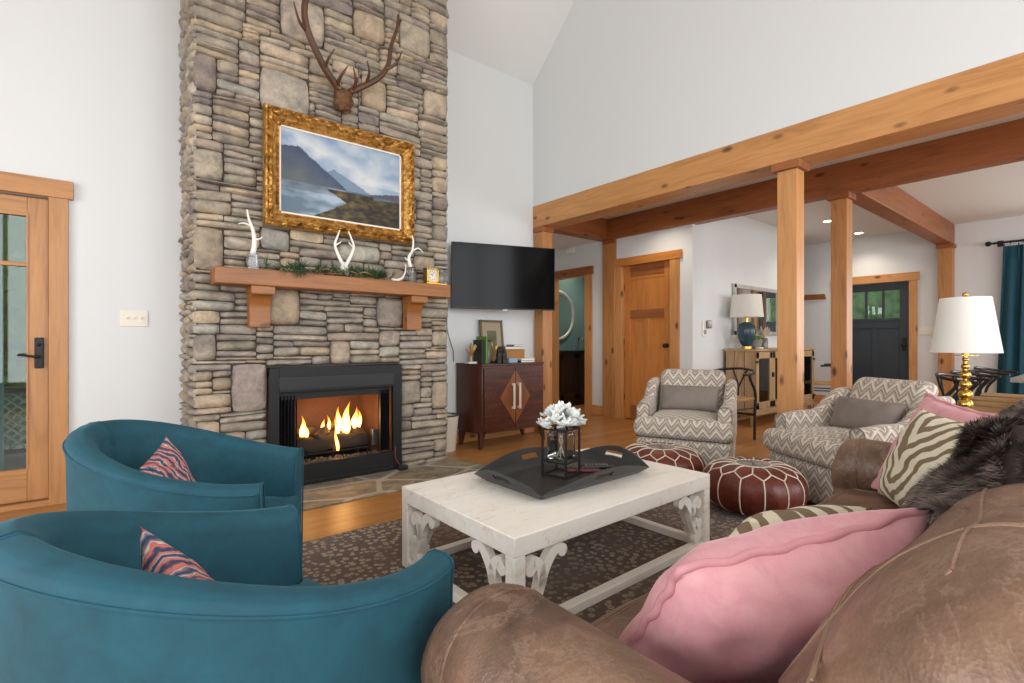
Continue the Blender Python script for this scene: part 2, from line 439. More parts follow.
def dup(root, loc=None, rz=None, label=None, group=None):
    r = root.copy(); C.objects.link(r)
    if loc: r.location = loc
    if rz is not None: r.rotation_euler = (0, 0, rz)
    if label: r['label'] = label
    if group: r['group'] = group
    for ch in list(root.children):
        c = ch.copy(); C.objects.link(c); c.parent = r
        for g in list(ch.children):
            d = g.copy(); C.objects.link(d); d.parent = c
    return r
def sstep(a, b, x):
    t = max(0, min(1, (x-a)/(b-a))); return t*t*(3-2*t)
def lerp(a, b, t): return a+(b-a)*t
def cat(pts, n=6):
    """Catmull-Rom resample"""
    P = [Vector(p) for p in pts]; P = [P[0]*2-P[1]]+P+[P[-1]*2-P[-2]]; out = []
    for i in range(1, len(P)-2):
        for k in range(n):
            t = k/n; a, b, c, d = P[i-1], P[i], P[i+1], P[i+2]
            out.append(.5*((2*b)+(c-a)*t+(2*a-5*b+4*c-d)*t*t+(3*b-a-3*c+d)*t**3))
    out.append(P[-2]); return out

exec_order = []
# ================================================================== SETTING
YW, XR = 4.38, 3.875            # fireplace wall plane, beam wall plane
XL, YB = -3.0, -2.8             # left wall, back wall
SL = 0.9657                     # roof slope
YP = 0.8; ZP = 4.03+SL*(YW-YP)  # ridge
XE = 9.6; ZC = 2.75             # entry wall, side ceiling

m = MB(); m.box(XL-.2, XE+.2, YB-.2, YW+.1, -.08, 0); m.box(3.9, XE+.2, YW+.1, 6.4, -.08, 0)
struct(m.build('floor', 'floor', ang=30))
# fireplace wall with glass-door opening
DX0, DX1, DZ = -1.20, -0.265, 1.975
m = MB(); y0, y1 = YW, YW+.15
m.box(XL, DX0, y0, y1, 0, 4.03); m.box(DX1, XR, y0, y1, 0, 4.03); m.box(DX0, DX1, y0, y1, DZ, 4.03)
struct(m.build('wall_fireplace', 'wallpaint'))
# gable wall above the beam
m = MB(); m.prism([(YB, 2.6), (YW, 2.6), (YW, 4.03), (YP, ZP), (YB, ZP-SL*(YP-YB))], 'x', XR, XR+.14)
struct(m.build('wall_gable', 'wallpaint'))
zb = ZP-SL*(YP-YB)
m = MB(); m.prism([(YB-.15, zb-SL*.15), (YP, ZP), (YW+.15, 4.03-SL*.15), (YW+.15, 4.2-SL*.15+.03), (YP, ZP+.2), (YB-.15, zb+.2-SL*.15)], 'x', XL-.15, XR+.14)
struct(m.build('ceiling', 'ceilpaint'))
# left wall with two window openings
def wall_with_holes(name, axis, a0, a1, p0, p1, z1, holes, mat='wallpaint'):
    m = MB(); hs = sorted(holes); cur = a0
    def bx(u0, u1, zz0, zz1):
        if u1-u0 < 1e-4 or zz1-zz0 < 1e-4: return
        if axis == 'y': m.box(p0, p1, u0, u1, zz0, zz1)
        else: m.box(u0, u1, p0, p1, zz0, zz1)
    for (u0, u1, z0, zt) in hs:
        bx(cur, u0, 0, z1); bx(u0, u1, 0, z0); bx(u0, u1, zt, z1); cur = u1
    bx(cur, a1, 0, z1); return struct(m.build(name, mat))
m = MB()
WL = [(-2.2, -.6, .5, 2.6), (0.3, 2.9, .5, 2.6)]
def left_wall():
    m = MB(); cur = YB
    pts = []
    for (u0, u1, z0, zt) in WL:
        m.box(XL-.15, XL, cur, u0, 0, 2.7); m.box(XL-.15, XL, u0, u1, 0, z0); m.box(XL-.15, XL, u0, u1, zt, 2.7); cur = u1
    m.box(XL-.15, XL, cur, YW, 0, 2.7)
    m.prism([(YB, 2.7), (YW, 2.7), (YW, 4.03), (YP, ZP), (YB, zb)], 'x', XL-.15, XL)
    struct(m.build('wall_left', 'wallpaint'))
left_wall()
WB = [(-2.2, .6, .3, 3.6), (1.0, 3.6, .3, 3.6)]
m = MB(); cur = XL
for (u0, u1, z0, zt) in WB:
    m.box(cur, u0, YB-.15, YB, 0, zb); m.box(u0, u1, YB-.15, YB, 0, z0); m.box(u0, u1, YB-.15, YB, zt, zb); cur = u1
m.box(cur, XR+.14, YB-.15, YB, 0, zb)
struct(m.build('wall_back', 'wallpaint'))
WS = [(5.0, 8.6, .6, 2.3)]
m = MB(); m.box(XR+.14, 5.0, YB-.15, YB, 0, ZC); m.box(5, 8.6, YB-.15, YB, 0, .6); m.box(5, 8.6, YB-.15, YB, 2.3, ZC); m.box(8.6, XE, YB-.15, YB, 0, ZC)
struct(m.build('wall_dining', 'wallpaint'))
# side-room ceilings
m = MB(); m.box(XR+.14, 5.5, YB, 4.6, ZC, ZC+.1); m.box(5.5, XE, YB, 6.3, ZC, ZC+.1); m.box(4.03, 5.5, 4.7, 6.3, 2.47, 2.57)
struct(m.build('ceiling_side', 'ceilpaint'))
# block wall with the panelled door and bathroom doorway
XD = 5.47
m = MB()
m.box(XD, XD+.13, 3.3, 3.60, 0, ZC); m.box(XD, XD+.13, 3.60, 4.35, 2.08, ZC); m.box(XD, XD+.13, 4.35, 4.449, 0, ZC); m.box(XD, XD+.13, 4.671, 5.02, 0, ZC); m.box(XD, XD+.13, 4.449, 4.671, 2.48, ZC)
m.box(XD, XD+.13, 5.02, 5.72, 2.02, ZC); m.box(XD, XD+.13, 5.72, 6.3, 0, ZC)
struct(m.build('wall_block', 'wallpaint'))
m = MB(); m.box(XD+.13, 8.7, 3.3, 3.45, 0, ZC); m.box(8.55, 8.7, 3.45, 6.3, 0, ZC)
struct(m.build('wall_sideboard', 'wallpaint'))
m = MB(); m.box(3.9, 5.6, 6.3, 6.45, 0, ZC); m.box(8.55, XE+.15, 6.3, 6.45, 0, ZC); m.box(3.89, 4.03, YW+.15, 6.2, 0, ZC)
struct(m.build('wall_hall', 'wallpaint'))
# entry wall with openings for black door and dining window
EY0, EY1, EZ = 2.13, 3.05, 1.985
m = MB(); m.box(XE, XE+.15, YB, -1.6, 0, ZC); m.box(XE, XE+.15, -1.6, .75, 0, .5); m.box(XE, XE+.15, -1.6, .75, 2.25, ZC)
m.box(XE, XE+.15, .75, EY0, 0, ZC); m.box(XE, XE+.15, EY0, EY1, EZ, ZC); m.box(XE, XE+.15, EY1, 6.3, 0, ZC)
struct(m.build('wall_entry', 'wallpaint'))
# bathroom
m = MB(); m.box(7.25, 7.35, 4.45, 6.45, 0, ZC); m.box(XD+.13, 7.25, 6.3, 6.4, 0, ZC); m.box(XD+.13, 7.25, 4.68, 4.78, 0, ZC)
struct(m.build('wall_bathroom', 'tealpaint'))
# windows (frames)
def winframe(name, axis, u0, u1, z0, z1, p, nx):
    w = MB(); e = .07
    def bx(a, b, c, d):
        if axis == 'y': w.box(p-.09, p+.01, a, b, c, d)
        else: w.box(a, b, p-.09, p+.01, c, d)
    bx(u0, u1, z0, z0+e); bx(u0, u1, z1-e, z1); bx(u0, u0+e, z0, z1); bx(u1-e, u1, z0, z1)
    for i in range(1, nx):
        u = u0+(u1-u0)*i/nx; bx(u-.03, u+.03, z0, z1)
    struct(w.build(name, 'fir_z', bev=.004))
k = 1
for a in WL: winframe('window_%d' % k, 'y', a[0], a[1], a[2], a[3], XL-.02, 2); k += 1
for a in WB: winframe('window_%d' % k, 'x', a[0], a[1], a[2], a[3], YB-.02, 3); k += 1
winframe('window_%d' % k, 'x', 5, 8.6, .6, 2.3, YB-.02, 3); k += 1
winframe('window_%d' % k, 'y', -1.6, .75, .5, 2.25, XE+.12, 2)

# baseboards
def bb(name, *a): struct(B(*a).build(name, 'pine_x' if (a[1]-a[0]) > (a[3]-a[2]) else 'pine_y', bev=.004))
bb('baseboard_left', DX1+.09, .42, YW-.018, YW, 0, .13)
bb('baseboard_fireplace', 2.36, XR, YW-.018, YW, 0, .13)
bb('baseboard_block', XD-.02, XD, 4.48, 4.89, 0, .14)
bb('baseboard_corner', XD-.02, XD, 3.3, 3.47, 0, .14)
bb('baseboard_sideboard', XD, 8.7, 3.282, 3.3, 0, .13)
bb('baseboard_entry', XE-.018, XE, .2, EY0-.09, 0, .13)
bb('baseboard_hall', XE-.018, XE, EY1+.09, 6.1, 0, .13)

# ---- glass patio door (door_1)
d1 = struct(bpy.data.objects.new('door_1', None)); C.objects.link(d1); d1.location = (DX1, YW, 0)
m = MB(); m.box(-.012, .083, -.03, 0, 0, 2.0); m.box(-1.03, -.925, -.03, 0, 0, 2.0); m.build('door_casing', 'alder_z', d1, bev=.003)
B(-1.06, .108, -.04, 0, 1.975, 2.09).build('door_header', 'alder_x', d1, bev=.003)
B(-1.03, .083, -.02, .14, 0, .035).build('door_sill', 'alder_x', d1, bev=.003)
m = MB(); m.box(-.115, -.015, .02, .065, .04, 1.965); m.box(-.92, -.82, .02, .065, .04, 1.965); m.build('door_stile', 'alder_z', d1, bev=.003)
m = MB(); m.box(-.82, -.115, .02, .065, .04, .245); m.box(-.82, -.115, .02, .065, 1.845, 1.965); m.box(-.82, -.115, .022, .06, 1.525, 1.552); m.build('door_rail', 'alder_x', d1, bev=.003)
m = MB(); m.box(-.118, -.11, .012, .03, .245, 1.865); m.build('glazing_bead', 'alder_z', d1)
B(-.82, -.115, .04, .046, .245, 1.865).build('door_glass', 'doorglass', d1)
m = MB(); m.rbox(-.080, -.037, -.004, .02, .88, 1.075, .006, 2); h = m.build('handle_plate', 'blackmetal', d1)
m = MB(); m.tube(cat([(-.058, .0, .955), (-.058, -.05, .955), (-.072, -.06, .955), (-.15, -.06, .968)]), .008); m.ball((-.058, 0, 1.03), .012); m.build('handle', 'blackmetal', h)

# ---- panelled interior door (door_2), facing -X on XD
d2 = struct(bpy.data.objects.new('door_2', None)); C.objects.link(d2); d2.location = (XD, 3.60, 0)
m = MB(); m.box(-.025, 0, -.13, 0, 0, 2.07); m.box(-.025, 0, .75, .87, 0, 2.07); m.build('door_casing', 'pine_z', d2, bev=.003)
B(-.035, 0, -.165, .905, 2.07, 2.175).build('door_header', 'fir_y', d2, bev=.003)
m = MB(); m.box(0, .13, 0, .012, 0, 2.08); m.box(0, .13, .738, .75, 0, 2.08); m.box(0, .13, 0, .75, 2.068, 2.08); m.build('door_jamb', 'pine_z', d2)
m = MB()
m.box(.03, .065, .015, .11, .012, 2.065); m.box(.03, .065, .64, .735, .012, 2.065); m.build('door_stile', 'fir_z', d2, bev=.002)
m = MB(); m.box(.03, .065, .11, .64, .012, .2); m.box(.03, .065, .11, .64, 1.93, 2.065); m.box(.028, .067, .11, .64, 1.36, 1.47); m.build('door_rail', 'cedar_y', d2, bev=.002)
m = MB(); m.box(.045, .055, .11, .64, .2, 1.36); m.box(.045, .055, .11, .64, 1.47, 1.93); m.box(.037, .06, .11, .64, 1.88, 1.9); m.box(.03, .065, .345, .405, .2, 1.36); m.build('door_panel', 'fir_z', d2, bev=.002)
m = MB(); m.xf = rotm(ry=-PI/2, loc=(.03, .07, 1.0)); m.lathe([(.028, 0), (.028, .006), (.01, .01), (.01, .035), (.026, .045), (.028, .058), (.018, .07), (.001, .072)], 20); m.build('door_knob', 'blackmetal', d2)
for z in (.3, 1.05, 1.78):
    B(.018, .03, .737, .752, z-.045, z+.045).build('hinge', 'blackmetal', d2)

# ---- bathroom doorway (door_3)
d3 = struct(bpy.data.objects.new('door_3', None)); C.objects.link(d3); d3.location = (XD, 5.02, 0)
m = MB(); m.box(-.025, 0, -.13, 0, 0, 2.02); m.box(-.025, 0, .7, .83, 0, 2.02); m.build('door_casing', 'pine_z', d3, bev=.003)
B(-.035, 0, -.155, .855, 2.02, 2.14).build('door_header', 'cedar_y', d3, bev=.003)
m = MB(); m.box(0, .13, 0, .012, 0, 2.02); m.box(0, .13, .688, .70, 0, 2.02); m.build('door_jamb', 'pine_z', d3)

# ---- dark entry door (door_4)
d4 = struct(bpy.data.objects.new('door_4', None)); C.objects.link(d4); d4.location = (XE, EY0, 0)
W4 = EY1-EY0
m = MB(); m.box(-.03, 0, -.10, 0, 0, 1.985); m.box(-.03, 0, W4, W4+.10, 0, 1.985); m.build('door_casing', 'pine_z', d4, bev=.003)
B(-.04, 0, -.125, W4+.125, 1.985, 2.11).build('door_header', 'pine_y', d4, bev=.003)
m = MB(); m.box(.03, .07, .005, .13, .01, 1.98); m.box(.03, .07, W4-.13, W4-.005, .01, 1.98); m.build('door_stile', 'slatepaint', d4, bev=.003)
m = MB(); m.box(.03, .07, .13, W4-.13, .01, .2); m.box(.03, .07, .13, W4-.13, 1.86, 1.98); m.box(.03, .07, .13, W4-.13, 1.26, 1.42); m.box(.02, .03, .12, W4-.12, 1.37, 1.40)
m.build('door_rail', 'slatepaint', d4, bev=.003)
m = MB(); m.box(.045, .055, .13, W4-.13, .2, 1.26); m.box(.03, .07, W4/2-.035, W4/2+.035, .2, 1.26); m.build('door_panel', 'slatepaint', d4, bev=.003)
lw = (W4-.26-2*.03)/3
m = MB()
for i in (1, 2): y = .13+i*lw+(i-1)*.03; m.box(.03, .07, y, y+.03, 1.42, 1.86)
m.build('muntin', 'slatepaint', d4)
for i in range(3): y = .13+i*(lw+.03); B(.047, .053, y, y+lw, 1.42, 1.86).build('door_glass', 'glass', d4)
m = MB(); m.rbox(.018, .03, .04, .095, .9, 1.12, .005, 2); h = m.build('handle_plate', 'blackmetal', d4)
m = MB(); m.ball((-.02, .067, 1.0), .03); m.cyl((.03, .067, 1.0), (-.02, .067, 1.0), .01); m.ball((.012, .067, 1.08), .018); m.build('door_knob', 'blackmetal', h)

# ---- beams and posts
tag(B(XR-.005, XR+.235, YB, YW, 2.368, 2.622).build('timber_beam', 'pine_y', bev=.006), 'long lit pine beam running under the white gable wall', 'beam')
tag(B(5.42, 5.57, YB, 4.57, 2.46, ZC).build('timber_beam', 'cedar_y', bev=.006), 'darker reddish beam behind and parallel to the front pine beam', 'beam')
tag(B(XR+.235, 5.57, 4.57, 4.72, 2.46, ZC).build('timber_beam', 'cedar_x', bev=.006), 'short cross beam joining both long beams beside the hallway', 'beam')
tag(B(5.57, XE, 1.60, 1.78, 2.46, ZC).build('timber_beam', 'cedar_x', bev=.006), 'cross beam running toward the entry wall above the black door', 'beam')
def post(x0, x1, y0, y1, zt, label, cap=.022, mat='postw_z'):
    p = thing('timber_post', label, 'post', ((x0+x1)/2, (y0+y1)/2, 0)); hx_, hy = (x1-x0)/2, (y1-y0)/2
    B(-hx_, hx_, -hy, hy, 0, zt-.055).build('post_shaft', mat, p, bev=.005)
    B(-hx_-cap, hx_+cap, -hy-cap, hy+cap, zt-.055, zt).build('post_cap', 'cedar_y', p, bev=.004); return p
post(3.885, 4.04, 4.225, 4.37, 2.368, 'timber post at the corner behind the television and cabinet', .012)
post(3.90, 4.03, 1.52, 1.66, 2.368, 'nearest pale timber post between the two chevron armchairs', .03, 'pine_z')
post(5.43, 5.598, 4.452, 4.668, 2.46, 'knotty timber post between bathroom doorway and orange panelled door', .001, 'postw_z')
post(5.42, 5.575, 1.675, 1.81, 2.46, 'knotty timber post standing left of the black entry door', .025)
post(XE-.16, XE-.01, 1.60, 1.76, 2.46, 'far timber post on the entry wall behind the brass lamp', .02)

# ================================================================== CHIMNEY
PAL = ['b5ab9c', 'bbb0a0', 'a59c90', 'c4b8a6', 'aca298', '999087', 'c0ae96', 'c9b69e', 'a2938c', 'b0b0a7', 'd2bc9e', '8b807e', 'b9b1a6', 'a69e92']
CX0, CX1, CY = .440, 2.350, 3.80
ch = thing('stone_chimney', 'tall grey stacked-stone chimney with the fireplace opening', 'chimney', ((CX0+CX1)/2, 4.09, 0))
OX, OY = (CX0+CX1)/2, 4.09
FX0, FX1, FZ = .885, 1.885, .865
mc = MB(); o = .015
mc.box(CX0+o, FX0, CY+o, YW-.001, 0, 4.55); mc.box(FX1, CX1-o, CY+o, YW-.001, 0, 4.55); mc.box(FX0, FX1, CY+o, YW-.001, FZ, 4.55)
mc.v = [p-Vector((OX, OY, 0)) for p in mc.v]
plain('mortar', '4b453e', .95); mc.build('mortar_core', 'mortar', ch)
def stone(mb, x0, x1, z0, z1, big, orient='F'):
    g = .0012; w, h = x1-x0, z1-z0; x0 += g; x1 -= g; z0 += g; z1 -= g
    j = min(.007, .10*h) if not big else .012
    sk = random.uniform(-.006, .006)*min(1, w/.2)
    def J(): return random.uniform(-j, j)*.6
    P00, P10, P11, P01 = (x0+abs(J()), z0+abs(J())), (x1-abs(J()), z0+abs(J())), (x1-abs(J()), z1-abs(J())), (x0+abs(J()), z1-abs(J()))
    nu = max(4, min(10, int((x1-x0)/.03))); nv = max(3, min(8, int((z1-z0)/.022)))
    off = random.uniform(.0, .022)+(0.008 if big else 0); tilt = random.uniform(-.02, .02); tv = random.uniform(-.03, .03)
    c = hx(random.choice(PAL)); c = [lerp(q, e, .35) for q, e in zip(c, hx('a8a196'))]; k = random.uniform(.80, 1.12); cc = (c[0]*k, c[1]*k, c[2]*k*random.uniform(.94, 1.04), 1)
    sd = random.uniform(0, 100); R = min(.010, h*.28, w*.3)
    pts = []; cols = []
    for i in range(nu+1):
        for q in range(nv+1):
            u, v = i/nu, q/nv
            if big:   # rounded outline
                uu, vv = 2*u-1, 2*v-1; kk = .90+.10*(1-(abs(uu)**3*abs(vv)**3)) if True else 1
                uu *= 1-.10*abs(vv)**4; vv *= 1-.10*abs(uu)**4; u2, v2 = (uu+1)/2, (vv+1)/2
            else: u2, v2 = u, v
            if not big:
                uu, vv = 2*u-1, 2*v-1; u2 = (uu*(1-.05*abs(vv)**5*min(1, .03/w*3))+1)/2; v2 = (vv*(1-.22*abs(uu)**8)+1)/2
            x = lerp(lerp(P00[0], P10[0], u2), lerp(P01[0], P11[0], u2), v2)
            z = lerp(lerp(P00[1], P10[1], u2), lerp(P01[1], P11[1], u2), v2)
            e = min(u*w, (1-u)*w, v*h, (1-v)*h); edge = min(1, e/R)
            d = .014+off
            if orient != 'F': d *= .55
            d -= (1-math.sqrt(max(0, 1-(1-edge)**2)))*(.014+off*.5)
            z += sk*(2*u-1)
            d += (noise.noise(Vector((x*9+sd, z*14, sd)))*.016+noise.noise(Vector((x*34, z*44+sd, 3)))*.009)*(.3+.7*edge)
            d += tilt*(u-.5)*w*2+tv*(v-.5)*h
            if e > 1e-6:
                x += noise.noise(Vector((x*25, z*25, sd)))*.004; z += noise.noise(Vector((z*25, x*25, sd+9)))*.004
            if orient == 'F': pts.append((x-OX, CY-d-OY, z))
            elif orient == 'L': pts.append((CX0-d-OX, x-OY, z))
            else: pts.append((CX1+d-OX, x-OY, z))
            cols.append(cc)
    # skirt
    n1 = nv+1; fs = []
    for i in range(nu):
        for q in range(nv): a = i*n1+q; fs.append((a, a+n1, a+n1+1, a+1))
    ring = [i*n1 for i in range(nu+1)]+[nu*n1+q for q in range(1, nv+1)]+[i*n1+nv for i in range(nu-1, -1, -1)]+[q for q in range(nv-1, 0, -1)]
    b0 = len(pts)
    for r in ring:
        p = pts[r]
        if orient == 'F': pts.append((p[0], CY+.02-OY, p[2]))
        elif orient == 'L': pts.append((CX0+.02-OX, p[1], p[2]))
        else: pts.append((CX1-.02-OX, p[1], p[2]))
        cols.append(cc)
    n = len(ring)
    for i in range(n): fs.append((ring[(i+1) % n], ring[i], b0+i, b0+(i+1) % n))
    mb.add(pts, fs, cols)
BIG = [(a_, b_, c_*1.05, d_*1.0) for a_, b_, c_, d_ in [(.502, 1.657, .2, .29), (.984, 1.295, .22, .26), (1.811, 1.29, .23, .25), (.772, .746, .21, .33), (.491, 1.008, .15, .16), (1.392, .968, .15, .19), (1.991, .619, .18, .2), (2.275, .583, .15, .23),
       (.938, 1.772, .18, .14), (.484, 2.791, .17, .24), (.998, 2.819, .31, .3), (1.121, 3.381, .3, .3), (1.631, 3.532, .25, .22), (2.028, 3.596, .26, .24), (1.673, 3.014, .22, .24), (2.23, 3.098, .24, .2), (.762, 2.858, .22, .13), (.52, 2.2, .2, .2), (1.55, 1.74, .3, .12), (2.12, 1.72, .2, .14)]]
def fill(mb, a0, a1, z0, z1, hole, bigs, orient):
    u = .022; nx = int(round((a1-a0)/u)); nz = int(round((z1-z0)/u)); ux = (a1-a0)/nx; uz = (z1-z0)/nz
    occ = [[False]*nz for _ in range(nx)]
    if hole:
        for i in range(nx):
            for k in range(nz):
                xc, zc = a0+(i+.5)*ux, z0+(k+.5)*uz
                if hole[0] < xc < hole[1] and zc < hole[2]: occ[i][k] = True
    for (bx, bz, bw, bh) in bigs:
        i0 = max(0, int(round((bx-bw/2-a0)/ux))); i1 = min(nx, int(round((bx+bw/2-a0)/ux))); k0 = max(0, int(round((bz-bh/2-z0)/uz))); k1 = min(nz, int(round((bz+bh/2-z0)/uz)))
        if any(occ[i][k] for i in range(i0, i1) for k in range(k0, k1)): continue
        for i in range(i0, i1):
            for k in range(k0, k1): occ[i][k] = True
        stone(mb, a0+i0*ux, a0+i1*ux, z0+k0*uz, z0+k1*uz, True, orient)
    for k in range(nz):
        i = 0
        while i < nx:
            if occ[i][k]: i += 1; continue
            free = 1
            while i+free < nx and not occ[i+free][k]: free += 1
            r = random.random(); wmax = random.randint(5, 8) if r < .22 else random.randint(9, 20)
            w = min(free, wmax)
            if free-w < 5: w = free
            if w > 22: w = free//2
            h = random.choice([1, 2, 2, 2, 2, 2, 3, 3, 3, 4]) if w > 4 else random.choice([2, 3, 3])
            if 5 < w <= 9 and random.random() < .12: h = random.choice([5, 6])
            hh = 1
            while hh < h and k+hh < nz and not any(occ[q][k+hh] for q in range(i, i+w)): hh += 1
            for q in range(i, i+w):
                for s_ in range(hh): occ[q][k+s_] = True
            stone(mb, a0+i*ux, a0+(i+w)*ux, z0+k*uz, z0+(k+hh)*uz, False, orient); i += w
ms = MB(); fill(ms, CX0, CX1, .0, 4.35, (FX0, FX1, FZ+.005), BIG, 'F'); 
fill(ms, CY-.012, YW-.001, 0, 4.5, None, [], 'L'); fill(ms, CY-.012, YW-.001, 0, 4.5, None, [], 'R')
ms.build('stone_veneer', 'stone', ch, ang=60, weld=False)

# hearth slab
m = MB(); m.prism([(.36, 3.235), (1.9, 3.225), (2.52, 3.30), (2.46, 3.52), (2.40, 3.79), (.36, 3.79)], 'z', 0, .012)
tag(m.build('hearth_slab', 'flag', bev=.004), 'flat flagstone hearth on the floor in front of the fireplace', 'hearth')

# fireplace insert
fp = thing('fireplace_insert', 'black metal gas fireplace insert in the stone chimney', 'fireplace', (1.385, 3.78, 0))
FW = .5
m = MB(); m.box(-.5, -.435, -.035, .0, .0, .863); m.box(.425, .5, -.035, .0, .0, .863); m.box(-.435, .425, -.035, 0, .69, .863); m.box(-.435, .425, -.035, 0, .012, .165)
m.build('surround', 'blackmetal', fp, bev=.003)
B(-.44, .43, -.042, -.035, .705, .80).build('louvre_panel', 'blackpaint', fp, bev=.002); B(-.43, .42, -.045, -.035, .03, .045).build('lower_lip', 'blackpaint', fp, bev=.002)
m = MB(); m.box(-.49, .49, .56, .575, .0, .8); m.box(-.5, -.435, .0, .57, .0, .8) ; m.box(.435, .5, .0, .57, 0, .8); m.box(-.45, .45, 0, .57, .70, .8)
m.v = [Vector((p.x*(1 if p.y < .1 else .86), min(p.y, .55), p.z)) for p in m.v]; m.build('firebox_lining', 'firebrick', fp)
B(-.435, .435, .0, .55, .0, .12).build('firebox_floor', 'grate', fp)
B(-.43, .42, .03, .045, .63, .70).build('smoke_lip', 'blackmetal', fp)
def screen(x0, x1, seed):
    m = MB()
    def f(u, v):
        x = lerp(x0, x1, u); return (x, .03+.014*math.sin(u*PI*11+seed), lerp(.17, .66, v))
    m.grid(f, 60, 2)
    def f2(u, v): p = f(u, v); return (p[0], p[1]+.003, p[2])
    m.grid(f2, 60, 2, flip=True); return m
screen(-.43, -.30, 0).build('mesh_curtain', 'blackmetal', fp); screen(.33, .415, 1).build('mesh_curtain', 'blackmetal', fp)
m = MB()
for i in range(420):
    m.ball((random.uniform(-.38, .38), random.uniform(.05, .25), .122+random.uniform(0, .014)), random.uniform(.006, .014), 5, 3, (1, 1, .7))
m.build('ember_gravel', 'gravel', fp, ang=20)['kind'] = 'stuff'
def logm(p0, p1, r):
    m = MB(); P = []; R = []
    for i in range(9):
        t = i/8; P.append(Vector(p0).lerp(Vector(p1), t)+Vector((0, random.uniform(-.006, .006), random.uniform(-.006, .006)))); R.append(r*random.uniform(.88, 1.08)*(.9 if i in (0, 8) else 1))
    m.tube(P, R, 12)
    m.v = [p+Vector((noise.noise(p*30), noise.noise(p*30+Vector((5, 0, 0))), noise.noise(p*30+Vector((0, 5, 0)))))*.012 for p in m.v]
    return m
m = MB()
for x in (-.2, 0, .2): m.tube([(x, .14, .23), (x, .14, .17), (x, .40, .17)], .009, 6)
m.tube([(-.30, .14, .19), (.30, .14, .19)], .011, 6); m.tube([(-.3, .40, .17), (.3, .40, .17)], .009, 6)
for x in (-.28, .28): m.tube([(x, .14, .19), (x, .14, .12)], .008, 6); m.tube([(x, .4, .17), (x, .4, .12)], .008, 6)
m.build('log_grate', 'grate', fp)
for p0, p1, r in (((-.31, .2, .25), (.28, .17, .26), .062), ((-.27, .36, .26), (.3, .34, .28), .06), ((-.12, .16, .30), (.06, .36, .38), .035), ((.1, .34, .38), (.27, .2, .30), .036), ((-.28, .33, .36), (0, .27, .33), .03)):
    logm(p0, p1, r).build('fire_log', 'log', fp, ang=80)
def flm(x, y, z, h, r, seed):
    m = MB(); P = []; R = []; V = []
    for i in range(11):
        t = i/10; P.append((x+math.sin(t*3.5+seed)*.022*t*h/.15, y+math.cos(t*3+seed)*.01, z+1.15*h*t)); R.append(1.35*r*(math.sin(PI*min(1, t*.8+.2))**1.1)*(1-t)**.45+.0006); V.append((t, t, t, 1))
    m.tube(P, R, 10, True, V, .6); return m
for i, a in enumerate(((-.20, .25, .31, .15, .03), (-.165, .27, .30, .10, .024), (.10, .27, .33, .17, .036), (.16, .26, .33, .20, .04), (.215, .25, .32, .17, .034), (.26, .27, .33, .14, .026), (.05, .2, .29, .14, .024), (.03, .13, .20, .16, .018), (-.03, .27, .33, .09, .022), (.13, .2, .31, .11, .045), (.0, .25, .33, .12, .02))):
    flm(*a, i*1.3).build('flame', 'flame', fp)
B(.315, .375, .12, .16, .2, .33).build('gas_valve', 'silver', fp, bev=.004)
m = MB(); m.tube(cat([(.44, -.045, .20), (.43, -.055, .13), (.45, -.06, .08), (.475, -.065, .05)]), .0025, 6); m.build('red_wire', 'redcable', fp)
m = MB(); m.rbox(.445, .525, -.10, -.05, .013, .05, .008, 3); m.build('ignition_box', 'blackpaint', fp)

# mantel shelf + corbels
mt = thing('mantel_shelf', 'thick orange timber mantel shelf on the stone chimney', 'mantel', (1.385, 3.78, 1.415))
B(-.855, .855, -.215, -.03, 0, .105).build('shelf_beam', 'mantelwood', mt, bev=.007)
def corbel(x):
    m = MB(); n = 10
    pts = [(-.03, 0), (-.195, 0), (-.195, -.055)]
    for i in range(n+1):
        a = PI/2*i/n; pts.append((-.185+.075*math.sin(a), -.055-.10*(1-math.cos(a)) if True else 0))
    pts += [(-.11, -.27), (-.03, -.27)]
    pts2 = []
    for p in pts:
        if not pts2 or (abs(p[0]-pts2[-1][0])+abs(p[1]-pts2[-1][1])) > 1e-4: pts2.append(p)
    m.prism(pts2, 'x', x-.065, x+.065); m.box(x-.072, x+.072, -.20, -.03, -.05, 0); return m.build('corbel', 'mantelwood', mt, bev=.003)
corbel(-.575); corbel(.575)

# ---------------------------------------------------------------- mantel decor
ZM = 1.52; YM = 3.645
def antler(mb, pts, r0, r1, n=6):
    P = cat(pts, n); k = len(P); mb.tube(P, [lerp(r0, r1, (i/(k-1))**1.2) for i in range(k)], 8)
def acr(name, x, w, hgt, lab):
    t = thing(name, lab, 'antler', (x, YM, ZM)); B(-w/2, w/2, -.03, .03, 0, hgt).build('clear_stand', 'jarglass', t, bev=.002); return t
t = acr('white_antler', .757, .06, .11, 'white upright antler at left end of mantel on clear block')
m = MB(); antler(m, [(0, 0, .10), (.012, 0, .17), (.004, 0, .26), (-.02, 0, .33), (-.032, 0, .395)], .018, .004); antler(m, [(-.008, 0, .29), (-.05, -.01, .30), (-.085, -.01, .292)], .009, .003); antler(m, [(.01, 0, .20), (.04, -.01, .21), (.058, -.01, .225)], .008, .003); m.build('antler_branch', 'antlerwhite', t)
t = acr('white_antler', 1.372, .07, .03, 'white forked antler pair on skull plate at mantel centre')
m = MB(); m.ball((0, 0, .075), .03, 10, 8, (1, .7, 1.3)); m.ball((.01, -.015, .03), .018, 8, 6)
for s in (-1, 1):
    antler(m, [(s*.012, 0, .095), (s*.045, 0, .16), (s*.07, 0, .235), (s*.05, 0, .30), (s*.035 if s < 0 else .03, 0, .345)], .014, .004)
    antler(m, [(s*.068, 0, .23), (s*.04, -.01, .25), (s*.028, -.01, .262)], .007, .003)
